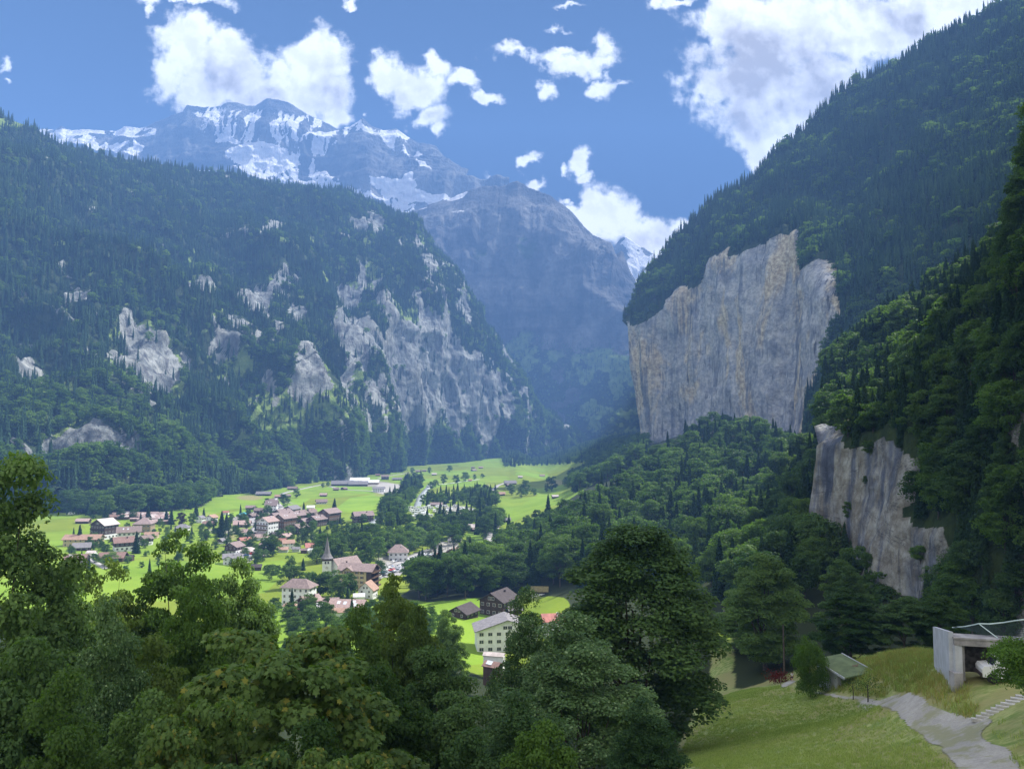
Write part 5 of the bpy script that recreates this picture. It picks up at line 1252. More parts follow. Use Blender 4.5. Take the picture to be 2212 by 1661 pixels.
def patch(name, poly, mat, label, res=2.0, off=.25, dmin=150, edge=1.5, kind='structure', thick=.6):
    w = np.array([gp(u, v, dmin)[:2] for (u, v) in poly]); x0, y0 = w.min(0) - res; x1, y1 = w.max(0) + res
    X, Y = np.meshgrid(np.arange(x0, x1, res), np.arange(y0, y1, res)); Z = gfast(X, Y) + off
    jx = (fbm(np.stack([X, Y, 0 * X], -1), 1 / (edge * 6), 2, 5) - .5) * edge * 2; jy = (fbm(np.stack([X, Y, 0 * X + 9], -1), 1 / (edge * 6), 2, 6) - .5) * edge * 2
    cx = X[:-1, :-1] + res / 2; cy = Y[:-1, :-1] + res / 2
    ins = inpoly(cx + jx[:-1, :-1], cy + jy[:-1, :-1], [tuple(q) for q in w]); F_ = grid_faces(*X.shape)[ins.ravel()]
    used, inv = np.unique(F_, return_inverse=True); V = np.stack([X, Y, Z], -1).reshape(-1, 3)[used]
    o = mk(name, V, [inv.reshape(-1, 4)], [M[mat]], smooth=True)
    return tag(o, label, kind=kind)
def c2(c, L): a, s, b = CR[c]; return [(a + x * s, b + y * s) for x, y in L]
strip('village_road', c2(4, [(560,900),(600,850),(660,770),(720,700),(840,620),(950,550),(1020,490),(990,450),(930,400),(950,360),(1050,300),(1200,265),(1380,225),(1530,195)]), 7, 'road', 'pale main road running through the village to the farm')
strip('lane', c2(4, [(420,960),(500,920),(560,900)]), 6, 'road', 'village lane beside the car park')
strip('farm_lane', c2(7, [(60,262),(200,290),(330,295),(420,300),(600,312)]), 8, 'road', 'pale farm lane below the farm halls')
strip('meadow_lane', c2(7, [(440,200),(520,180),(620,165),(700,152)]), 6, 'road', 'thin lane across the far meadow')
strip('white_road', c2(7, [(1450,235),(1400,255),(1370,285),(1365,320),(1345,375),(1300,410),(1295,430),(1335,470)]), 7, 'road', 'winding white road on the right side of the valley')
strip('white_lane', c2(7, [(1420,545),(1390,590),(1350,640),(1310,670),(1345,720)]), 7, 'road', 'white lane beside the small round hill')
strip('river', c2(7, [(350,610),(400,560),(460,520),(500,460),(560,430)]), 9, 'water', 'pale glacial river between the trees', off=.3)
strip('river_bend', c2(7, [(760,420),(790,340),(840,280),(860,250)]), 9, 'water', 'pale river bend above the campsite', off=.3)
strip('brook', c2(7, [(930,245),(1010,240),(1250,205)]), 5, 'water', 'narrow brook along the row of trees', off=.3)
strip('left_path', c2(3, [(510,860),(560,890),(620,920),(700,960),(760,1000)]), 4, 'road', 'pale path between the dark chalets at left')
strip('station_road', c2(5, [(1330,500),(1500,440),(1700,330),(1850,260),(2000,190),(2100,150),(2200,120)]), 6, 'road', 'pale road along the upper edge of the car park')
patch('car_park', c2(5, [(1290,560),(1260,470),(1400,400),(1560,330),(1750,300),(2000,205),(2150,180),(2290,190),(2330,250),(2180,300),(1900,420),(1800,470),(1500,560)]), 'asphalt', 'crowded car park surface beside the station', res=2.0, edge=2)
patch('upper_car_park', c2(4, [(540,680),(520,620),(600,590),(820,600),(870,590),(820,640),(700,690),(620,700)]), 'asphalt', 'empty pale car park at the bend of the village road', res=2.5, edge=2)
patch('lower_car_park', c2(4, [(330,1110),(420,1040),(600,1020),(660,1060),(640,1150),(480,1170)]), 'asphalt', 'small car park in front of the chalet with white ground floor', res=2, edge=2)
patch('works_yard', c2(7, [(440,235),(540,235),(680,255),(690,290),(620,330),(480,325),(380,300),(440,280)]), 'gravel', 'gravel works yard beside the farm', res=4, edge=5)
patch('cemetery', c2(6, [(900,725),(1000,620),(1130,560),(1400,590),(1440,660),(1250,720)]), 'gravel', 'pale gravelled cemetery terrace above the car park', res=2, edge=2)
# ------------------------------------------------------------------ cars, caravans, trailers
def car_mesh(mat):
    b = MB()
    prof = [(-2.1, .35), (-2.15, .8), (-1.9, .98), (-1.2, 1.02), (-.75, 1.42), (.75, 1.46), (1.5, 1.02), (2.1, .9), (2.2, .6), (2.15, .35)]
    n = len(prof); vs = []
    for sg, yy in ((-1, .88), (1, .88)): vs += [(x, sg * (yy if z < 1.1 else .68), z) for x, z in prof]
    b.add(vs, [tuple(range(n - 1, -1, -1)), tuple(range(n, 2 * n))] + [(i, (i + 1) % n, n + (i + 1) % n, n + i) for i in range(n)], 0)
    for sg in (-1, 1): b.add([(-1.05, sg * .80, 1.04), (1.25, sg * .80, 1.04), (.7, sg * .70, 1.40), (-.7, sg * .70, 1.38)], [(0, 1, 2, 3) if sg < 0 else (3, 2, 1, 0)], 1)
    b.add([(.80, -.62, 1.45), (.80, .62, 1.45), (1.52, .74, 1.04), (1.52, -.74, 1.04)], [(3, 2, 1, 0)], 1); b.add([(-.80, -.62, 1.42), (-.80, .62, 1.42), (-1.22, .74, 1.05), (-1.22, -.74, 1.05)], [(0, 1, 2, 3)], 1)
    for x in (-1.35, 1.4):
        for sg in (-1, 1): b.tube([(x, sg * .92, .34), (x, sg * .70, .34)], .34, 10, 2)
    return b.mesh('car', [M[mat], M['glass'], M['tyre']])
CARM = {k: car_mesh(k) for k in ('carwhite', 'carsilver', 'cardark', 'carred', 'carblue')}
def car(u, v, col, rz, label, group=None, dmin=150):
    x, y, z = gp(u, v, dmin); o = addo('parked_car', CARM[col], None, (x, y, z + .27), rz); tag(o, label, 'car', group); return o
rg_ = random.Random(3)
rows = [((1330,480),(1800,350),9),((1345,500),(1810,372),9),((1340,525),(1815,395),9),((1380,538),(1815,418),9),((1400,555),(1810,440),8),((1600,325),(1760,305),3),
        ((1840,300),(2110,200),7),((1870,318),(2160,205),7),((1960,320),(2200,225),6),((2060,310),(2260,225),5),((2120,215),(2310,205),6),((2170,240),(2330,235),5)]
nc = 0
for (a_, b_, n) in rows:
    for i in range(n):
        t = (i + .5) / n; u, v = c2(5, [(a_[0] + (b_[0] - a_[0]) * t, a_[1] + (b_[1] - a_[1]) * t)])[0]
        k = rg_.choices(('carwhite', 'carsilver', 'cardark', 'carblue'), (5, 4, 2, .5))[0]
        if nc in (22, 23): k = 'carred'
        nm = {'carwhite': 'white', 'carsilver': 'silver', 'cardark': 'dark', 'carred': 'red', 'carblue': 'blue'}[k]
        car(u, v, k, math.radians(65) + rg_.uniform(-.06, .06), '%s car, %s of the %s row of the station car park' % (nm, ('left end', 'left part', 'middle', 'right part', 'right end')[min(4, int(t * 5))], ('highest left', 'second left', 'third left', 'fourth left', 'lowest left', 'short pyramid house side', 'upper right', 'second right', 'third right', 'lowest right', 'far upper right', 'far lower right')[rows.index((a_, b_, n))]), 'cars in the station car park'); nc += 1
for (cx, cy, k, lab) in ((590,1065,'carblue','blue car beside the pale roofed building in the small car park'),(640,1048,'carred','red car partly behind the pale roofed building'),(530,1110,'carwhite','white car in the lower rank of the small car park'),
                         (540,1128,'carsilver','silver car in the lower rank of the small car park'),(480,1050,'carwhite','white van like car beside the chalet with white ground floor')):
    u, v = c2(4, [(cx, cy)])[0]; car(u, v, k, .1, lab)
def caravan_mesh():
    b = MB(); prof = [(-2.6, .55), (-2.8, 1.2), (-2.4, 2.5), (2.3, 2.6), (2.75, 1.3), (2.6, .55)]; n = len(prof); vs = [(x, -1.1, z) for x, z in prof] + [(x, 1.1, z) for x, z in prof]
    b.add(vs, [tuple(range(n - 1, -1, -1)), tuple(range(n, 2 * n))] + [(i, (i + 1) % n, n + (i + 1) % n, n + i) for i in range(n)], 0)
    b.box(-1.6, -.4, -1.14, -1.1, 1.3, 2.0, 1); b.box(.6, 1.7, -1.14, -1.1, 1.3, 2.0, 1)
    for sg in (-1, 1): b.tube([(0, sg * 1.12, .35), (0, sg * .9, .35)], .35, 8, 2)
    b.tube([(2.5, 0, .5), (3.7, 0, .5)], .06, 4, 2); return b.mesh('caravan', [M['carwhite'], M['glass'], M['tyre']])
CAV = caravan_mesh()
q_ = [];  rg2 = random.Random(11)
while len(q_) < 46:
    cx, cy = rg2.uniform(700, 1230), rg2.uniform(425, 520)
    if (cx < 800 and cy < 440) or (cx > 1120 and cy < 450): continue
    if any((cx - a) ** 2 + ((cy - b) * 2.2) ** 2 < 20 ** 2 for a, b in q_): continue
    q_.append((cx, cy))
for (cx, cy) in q_:
    u, v = c2(7, [(cx, cy)])[0]; x, y, z = gp(u, v, 400); o = addo('caravan', CAV, None, (x, y, z + .3), rg2.choice((0.1, .9, 1.5, -.4)), 1.35); tag(o, 'white caravan in the %s, %s part of the central campsite' % ('far row' if cy < 455 else 'middle rows' if cy < 490 else 'near rows', 'left' if cx < 830 else 'centre left' if cx < 960 else 'centre right' if cx < 1090 else 'right'), 'caravan', 'caravans on the central campsite')
def trailer_mesh(roof):
    b = MB(); b.box(-4.5, 4.5, -1.7, 1.7, .4, 2.7, 0); b.add([(-4.8, -2.1, 2.6), (4.8, -2.1, 2.6), (4.8, 0, 3.5), (-4.8, 0, 3.5), (4.8, 2.1, 2.6), (-4.8, 2.1, 2.6)], [(0, 1, 2, 3), (3, 2, 4, 5), (0, 3, 5), (1, 4, 2)], 1)
    b.box(-3, -1.8, -1.74, -1.7, 1.4, 2.2, 2); b.box(1, 2.2, -1.74, -1.7, 1.4, 2.2, 2); return b.mesh('mobile_home', [M['timber2'], M[roof], M['glass']])
TRM = [trailer_mesh(k) for k in ('rpale', 'rpink', 'rmauve')]; q_ = []
while len(q_) < 46:
    cx, cy = rg2.uniform(850, 1480), rg2.uniform(345, 470)
    if cy > 395 + (cx - 850) * .13 or (cx < 1100 and cy > 405): continue
    if any((cx - a) ** 2 + ((cy - b) * 3.0) ** 2 < 42 ** 2 for a, b in q_): continue
    q_.append((cx, cy))
for i, (cx, cy) in enumerate(q_):
    u, v = c2(3, [(cx, cy)])[0]; x, y, z = gp(u, v, 400); k = rg2.randrange(3); nm = ('pale', 'pink', 'brown')[k]
    o = addo('mobile_home', TRM[k], None, (x, y, z), .2 + rg2.uniform(-.1, .1), 1.15); tag(o, '%s roofed mobile home in the %s, %s part of the trailer park' % (nm, 'back row' if cy < 385 else 'middle rows' if cy < 425 else 'front row', 'left' if cx < 1000 else 'centre left' if cx < 1160 else 'centre right' if cx < 1320 else 'right'), 'mobile home', 'mobile homes in the trailer park')
u, v = c2(3, [(335, 345)])[0]; x, y, z = gp(u, v, 400); o = addo('caravan', CAV, None, (x, y, z), .6, 1.2); tag(o, 'lone white trailer at the top edge of the left meadow', 'caravan')
u, v = c2(4, [(560, 578)])[0]; x, y, z = gp(u, v, 400); b = MB(); b.box(-4, 4, -3, 3, 0, 2.2, 1); b.add([(-5, -4, 2.2), (5, -4, 2.2), (5, 4, 2.2), (-5, 4, 2.2), (0, 0, 4.6)], [(0, 1, 4), (1, 2, 4), (2, 3, 4), (3, 0, 4), (3, 2, 1, 0)], 0)
o = b.obj('canopy_tent', [M['teal'], M['plaster']], None, loc=(x, y, z)); tag(o, 'turquoise canopy tent at the upper car park', 'tent')
# gravestones of the cemetery, too small to tell apart
gs = MB(); rg3 = random.Random(5)
for i in range(150):
    u, v = c2(6, [(rg3.uniform(980, 1400), rg3.uniform(600, 715))])[0]
    if not inpoly(np.array([u]), np.array([v]), c2(6, [(940,715),(1010,630),(1130,575),(1400,600),(1420,655),(1250,715)]))[0]: continue
    x, y, z = gp(u, v, 300); gs.box(x - .35, x + .35, y - .12, y + .12, z, z + 1.1)
o = gs.obj('gravestones', M['stone']); tag(o, 'rows of pale gravestones on the cemetery terrace', kind='stuff')

# ------------------------------------------------------------------ woods in the valley
MEADOWS = [[(900,1306),(1000,1296),(1100,1286),(1210,1268),(1250,1300),(1250,1500),(1000,1450)]]
n = []
VALM = ('farleaf', 'leaf', 'farleaf', 'leaf', 'fresh', 'leafdark')
n.append(wood([(900,1300),(905,1262),(960,1248),(1060,1228),(1100,1205),(1180,1175),(1245,1180),(1240,1268),(1100,1284),(1000,1296)], (400, 800), 9.5, .22, 46, 'broadleaf tree of the wood above the bright meadow', 'conifer of the wood above the bright meadow', 'wood along the top of the bright meadow', 11, hb=(17, 26), hc=(22, 30), var=BRO, mats=('farleaf', 'leaf', 'leaf')))
n.append(wood([(1185,1180),(1215,1140),(1262,1120),(1330,1065),(1400,1015),(1480,955),(1560,930),(1640,948),(1770,990),(1790,1340),(1590,1345),(1580,1300),(1540,1320),(1500,1260),(1240,1270)], (285, 1000), 9.8, .42, 76, 'broadleaf tree on the hill below the pale cliff', 'conifer on the hill below the pale cliff', 'wooded hill below the pale cliff', 12, hb=(16, 26), hc=(20, 30), var=BRO, mats=('farleaf', 'leaf', 'leafdark', 'leaf')))
n.append(wood([(1235,1040),(1290,1000),(1390,925),(1400,1010),(1320,1045),(1240,1085)], (900, 1800), 11, .3, 0, '', '', 'wooded slope beyond the wooded hill', 13, hb=(16, 25)))
n.append(wood([(1090,1010),(1180,1005),(1270,1000),(1390,930),(1380,900),(1200,960),(1080,975)], (1300, 3200), 15, .4, 0, '', '', 'far riverside wood at the valley end', 14, hb=(13, 20)))
n.append(wood([(830,1240),(800,1200),(700,1215),(690,1175),(760,1160),(830,1165),(880,1150),(960,1135),(1060,1120),(1090,1135),(1075,1160),(1010,1160),(960,1188),(900,1215),(860,1212),(850,1240)], (480, 900), 11, .22, 44, 'broadleaf tree of the park wood behind the church', 'conifer of the park wood behind the church', 'park wood behind the church', 15, hb=(13, 20), mats=VALM, excl=[c2(5, [(1260,560),(1250,440),(1560,300),(2150,150),(2400,180),(2350,300)])]))
n.append(wood([(815,1150),(830,1100),(870,1062),(885,1032),(912,1030),(905,1065),(880,1100),(870,1120),(860,1150)], (700, 1600), 12, .3, 24, 'broadleaf tree on the bank left of the campsite', 'conifer on the bank left of the campsite', 'trees on the river bank', 16, hb=(13, 20), mats=VALM))
n.append(wood([(905,1090),(960,1080),(1040,1066),(1070,1078),(1070,1100),(1040,1112),(1020,1092),(960,1092),(915,1098)], (900, 1500), 11, .55, 26, 'broadleaf tree in the belt above the campsite', 'conifer in the belt above the campsite', 'tree belt above the campsite', 17, hb=(13, 19), mats=VALM))
n.append(wood([(880,1128),(1040,1112),(1060,1130),(960,1145),(880,1150)], (750, 1200), 18, .3, 16, 'tree between the campsite caravans', 'conifer between the campsite caravans', 'trees between the caravans', 18, hb=(9, 14), mats=VALM))
n.append(wood([(1085,1185),(1085,1160),(1130,1140),(1190,1115),(1225,1120),(1190,1170)], (500, 1000), 10, .1, 16, 'tree right of the white lane', 'conifer right of the white lane', 'trees right of the white lane', 19, hb=(9, 14), mats=VALM))
n.append(wood([(60,1112),(110,1108),(230,1120),(330,1108),(440,1098),(470,1062),(560,1070),(620,1040),(640,1022),(430,1020),(60,1060)], (780, 1500), 10.5, .2, 0, '', '', 'broadleaf wood along the foot of the left mountain', 20, hb=(20, 30), excl=[[(425,1110),(470,1065),(560,1072),(600,1075),(560,1110)]]))
n.append(wood([(640,1035),(700,1022),(800,1003),(860,1001),(1090,988),(1110,975),(640,975)], (1500, 3300), 15, .3, 0, '', '', 'forest edge at the back of the far meadows', 21, hb=(18, 28)))
n.append(wood([(430,1140),(560,1105),(690,1120),(740,1135),(700,1165),(690,1200),(600,1215),(540,1235),(440,1215)], (480, 950), 10.5, .15, 80, 'garden tree among the village houses', 'garden conifer among the village houses', 'garden trees in the village', 24, hb=(4, 9), hc=(6, 11), mats=VALM, nm_='garden_tree', excl=[[(560,1195),(680,1190),(690,1235),(560,1245)]]))
n.append(wood([(150,1160),(340,1130),(450,1150),(450,1230),(150,1250)], (480, 900), 13, .2, 46, 'garden tree among the left chalets', 'garden conifer among the left chalets', 'garden trees between the left chalets', 25, hb=(4, 8), hc=(6, 11), mats=VALM, nm_='garden_tree'))
n.append(wood([(560,1315),(800,1305),(960,1350),(960,1480),(560,1480)], (140, 400), 9, .1, 30, 'tree of the grove below the village', 'conifer of the grove below the village', 'grove below the village', 26, hb=(6, 10), hc=(10, 14), var=BRO))
print('woods', n)
S_ = [ # crop, x, y of the foot, height m, kind, material, label
 (3,430,715,17,'c',None,'round dark pine in front of the long orange roof'),(3,600,390,15,'b','leaf','light narrow tree beside the lone barn'),(3,745,430,20,'c',None,'big dark conifer right of the lone barn'),
 (3,1260,420,17,'c',None,'dark conifer in the middle of the trailer park'),(3,1170,440,12,'c',None,'slim conifer beside the trailer park'),(3,940,402,12,'b','leafdark','small round tree between the mobile homes'),
 (3,1080,395,10,'b','leaf','low tree at the top of the trailer park'),(3,1540,460,16,'c',None,'conifer beside the purple leaved tree'),(3,1480,440,15,'c',None,'conifer at the right end of the trailer park'),(3,1650,475,14,'b','purple','dark purple leaved tree behind the village'),
 (3,1840,375,18,'c',None,'tall conifer at the meadow corner behind the village'),(3,1790,470,13,'b','fresh','light green tree right of the purple one'),(3,1115,810,17,'c',None,'pointed dark conifer between the lower left chalets'),(3,700,775,7,'b','leafdark','small round bush in the lawn at left'),
 (3,815,975,10,'b','leafdark','dark rounded tree in front of the long dark chalet'),(3,560,740,9,'b','leafdark','dark small tree at the end of the long orange roof'),(3,1930,410,9,'c',None,'small conifer at the forest corner'),
 (4,290,835,24,'c',None,'tallest dark conifer of the village at its left end'),(4,350,750,17,'c',None,'second dark conifer beside the tallest one'),(4,520,565,13,'c',None,'slim conifer on the meadow left of the upper car park'),(4,492,778,11,'c',None,'very slim conifer beside the pink shop'),
 (4,75,620,13,'c',None,'conifer behind the steep grey gable'),(4,1285,520,12,'c',None,'small dark conifer above the brown cluster'),(4,1660,565,20,'c',None,'tall slim spruce alone on the valley meadow'),(4,1727,672,10,'c',None,'small pointed conifer right of the cluster'),
 (4,1200,360,14,'b','leafdark','lone round tree on the valley meadow by the road'),(4,1040,468,17,'b','leafdark','big round tree at the road junction'),(4,835,480,13,'b','leaf','tree left of the brown tiled house'),(4,845,565,12,'b','leafdark','dark tree below the brown tiled house'),
 (4,1270,915,20,'b','leaf','left one of the two poplars in front of the cluster'),(4,1385,905,20,'b','leafdark','right one of the two poplars in front of the cluster'),(4,850,1070,18,'b','leaf','left garden tree above the lower meadow'),(4,915,1065,15,'b','leaf','right garden tree above the lower meadow'),
 (4,510,885,10,'b','leaf','round tree at the edge of the village green'),(4,710,1160,12,'b','leaf','tree at the left corner of the lower meadow'),(4,790,1130,10,'b','leafdark','smaller tree at the left corner of the lower meadow'),(4,1110,1350,16,'b','leafdark','slender tree below the lower meadow'),
 (4,895,1345,10,'b','leaf','tree at the bottom of the lower meadow'),(4,970,1290,7,'b','leaf','small fruit tree in the lower meadow'),(4,825,1270,6,'b','leaf','smallest fruit tree in the lower meadow'),(4,1440,1160,13,'b','leaf','tree just left of the church tower'),(4,1640,1130,18,'b','leaf','light tree just right of the spire'),
 (4,1760,1130,14,'b','leafdark','tree behind the church nave'),(4,1515,200+35,9,'b','leafdark','small round tree left of the pink roofed meadow barn'),(4,1580,222,9,'b','leafdark','dark tree at the left of the farm halls'),
 (4,1900,640,10,'b','leafdark','hedge tree in front of the lone wide chalet'),(4,2010,660,10,'b','leafdark','second hedge tree in front of the lone wide chalet'),(4,2240,600,12,'b','leaf','tree between the wide chalet and the river'),(4,1960,1190,12,'b','fresh','light green round tree above the hotel'),(4,2080,1210,16,'b','leaf','slender tree above the hotel roof'),
 (4,1680,690,6,'b','leaf','low bush right of the tiered balcony chalet'),(4,1020,820,7,'b','leaf','round garden bush below the large front chalet'),(4,640,880,9,'b','leaf','leafy garden tree behind the orange red roof'),
 (5,60,720,15,'b','leafdark','leftmost tree of the grove before the church'),(5,180,700,14,'b','leaf','light tree in the grove left of the church'),(5,330,760,12,'b','leafdark','dark tree in the grove left of the church tower'),(5,420,640,8,'b','leafdark','tree close in front of the church tower'),
 (5,500,850,14,'b','leaf','tall tree of the grove above the brown link roof'),(5,700,830,15,'b','leafdark','large tree in front of the nave'),(5,960,850,14,'b','leaf','big round tree in front of the hotel'),(5,820,900,15,'b','leafdark','dark low tree between grove and hotel'),(5,640,700,10,'b','leaf','tree hiding the foot of the church'),
 (5,270,440,9,'c',None,'small dark conifer left of the grove'),(5,1420,520,11,'b','leafdark','tree right of the hotel at the car park'),(5,260,1130,8,'b','leaf','garden bush before the timber chalet'),(5,560,1180,9,'b','leaf','garden tree before the whitish roof'),(5,620,1240,10,'b','leaf','lower garden tree below the whitish roof'),
 (5,60,1260,9,'b','leaf','garden tree lowest at the left below the schoolhouse'),(5,380,1260,9,'b','leafdark','dark garden tree below the timber chalet'),(5,980,1250,8,'b','leaf','garden tree below the large pink roof'),(5,1900,560,14,'b','fresh','bright tree before the brown gabled house'),(5,2060,520,13,'b','leaf','tree before the balcony chalet'),(5,1240,480,9,'b','leaf','small tree behind the hotel'),
 (6,1800,520,22,'b','leafdark','big dark tree beside the small round hill'),(6,2000,580,13,'b','leaf','round tree right of the white lane'),(6,1960,220,14,'b','leafdark','dark tree above the white lane'),(6,1690,230,17,'c',None,'dark conifer behind the pale pink barn'),(6,650,735,13,'b','leafdark','dark shrub like tree right of the pyramid roof'),
 (6,800,640,18,'b','leafdark','round tree above the car park road'),(6,1040,560,22,'b','leaf','large spreading tree left of the round hill'),(6,1430,590,9,'b','leaf','small tree right of the grey building by the cemetery'),(6,1560,720,14,'b','leafdark','tree right of the tall station house'),(6,1620,790,14,'b','leaf','tree below the white lane end'),(6,1290,940,11,'b','fresh','light tree between balcony chalet and low brown roof'),
 (7,720,160,16,'b','leafdark','first lone tree on the far meadow'),(7,860,158,16,'b','leafdark','second lone tree on the far meadow'),(7,1020,146,17,'b','leafdark','third and broadest lone tree on the far meadow'),(7,650,145,12,'b','leaf','pale lone tree at the far forest edge'),
 (7,970,240,19,'b','leafdark','left large tree of the row of three'),(7,1070,238,17,'b','leafdark','middle tree of the row of three'),(7,1145,222,19,'b','leafdark','right tree of the row of three'),(7,1215,208,12,'b','leaf','lower tree right of the row of three'),(7,1280,195,10,'b','leaf','small tree farther right of the row of three'),
 (7,870,285,14,'b','leaf','tree at the left end of the brook'),(7,905,268,14,'b','leaf','second tree along the brook'),(7,750,290,19,'b','leafdark','large tree where the brook meets the river'),(7,1077,335,15,'c',None,'lone dark conifer on the middle meadow'),(7,480,400,10,'b','leaf','lone small tree left of the river'),(7,100,490,20,'c',None,'tall conifer left on the valley meadow'),
 (7,1385,415,17,'b','leafdark','large round tree at the bend of the white road'),(7,1510,330,18,'b','leafdark','tree right of the orange roofed house'),(7,1625,335,24,'b','leafdark','tallest tree of the right meadow hedge'),(7,1690,335,12,'b','leafdark','low tree of the right meadow hedge'),(7,1590,350,15,'b','leaf','light tree in the right meadow hedge'),
 (7,1830,300,24,'b','leaf','large tree on the upper right meadow'),(7,1790,305,12,'b','leafdark','dark bush left of the large upper meadow tree'),(7,1955,270,17,'b','leafdark','tree at the upper right meadow corner'),(7,1990,255,19,'b','leafdark','dark tree at the forest corner of the right meadow'),(7,1290,400,20,'c',None,'dark conifer left of the white road'),
 (7,1480,650,0,'b',None,''),
 (8,1590,262,4,'b','leafdark','bush at the left side of the mossy roofed barn')]
for (c, cx, cy, h, k, mt, lab) in S_:
    if not h: continue
    u, v = c2(c, [(cx, cy)])[0]; x, y, z = gp(u, v, 200); src = CON if k == 'c' else VAL; i = (cx * 7 + cy) % len(src); pr, H0, nm = src[i]
    tree('conifer_tree' if k == 'c' else ('bush' if h < 8 else 'broadleaf_tree'), pr, x, y, z - .4, h / H0, (cx % 63) / 10., lab, None, mt, h / H0 * (1.45 if k == 'c' and 'slim' not in lab else 1.0 if k == 'c' else 1.0 if 'poplar' not in lab and 'slender' not in lab else .6), cat='bush' if h < 8 else 'tree')
# ------------------------------------------------------------------ near hillside on the right
NE = dict(dmin=20)
A_ = lambda cx, cy: (1959 + cx * .1337, 1311 + cy * .1337)
B_ = lambda cx, cy: (1628 + cx * .1286, 1375 + cy * .1286)
o = patch('gravel_path', [(1905,1512),(1935,1500),(1975,1499),(2005,1515),(2030,1535),(2075,1552),(2105,1556),(2128,1552),(2150,1560),(2125,1580),(2140,1600),(2175,1630),(2205,1665),(2215,1740),(2075,1740),(2068,1670),(2048,1636),(2010,1598),(1962,1560),(1930,1535)],
      'gravel', 'grey gravel track widening on the hillside at bottom right', res=.16, off=.05, edge=.5, dmin=20)
o = patch('foot_path', [(1763,1492),(1800,1499),(1850,1507),(1912,1513),(1940,1500),(1945,1535),(1912,1527),(1850,1513),(1800,1504),(1764,1496)], 'gravel', 'narrow worn footpath along the meadow edge', res=.25, off=.05, edge=.5, dmin=20)
o = patch('upper_path', [(1686,1481),(1696,1473),(1712,1468),(1722,1470),(1712,1477),(1700,1484),(1688,1485)], 'gravel', 'grey path disappearing over the crest by the walker', res=.3, off=.06, edge=.4, dmin=20)
def shell(name, pts, mat, parent=None):
    """prism on a plan outline: pts [(x, y)], z0, z1 given per point lists"""
    pass
def wallbox(p0, p1, z0, z1a, z1b, th, name, mat, parent, side=1):
    """wall from p0 to p1 (x, y) with thickness th to one side, sloping top"""
    d = Vector((p1[0] - p0[0], p1[1] - p0[1])).normalized(); nn = Vector((-d.y, d.x)) * th * side
    V = [(p0[0], p0[1], z0), (p1[0], p1[1], z0), (p1[0] + nn.x, p1[1] + nn.y, z0), (p0[0] + nn.x, p0[1] + nn.y, z0), (p0[0], p0[1], z1a), (p1[0], p1[1], z1b), (p1[0] + nn.x, p1[1] + nn.y, z1b), (p0[0] + nn.x, p0[1] + nn.y, z1a)]
    b = MB(); b.add(V, [(0, 3, 2, 1), (4, 5, 6, 7), (0, 1, 5, 4), (1, 2, 6, 5), (2, 3, 7, 6), (3, 0, 4, 7)]); return b.obj(name, M[mat], parent)
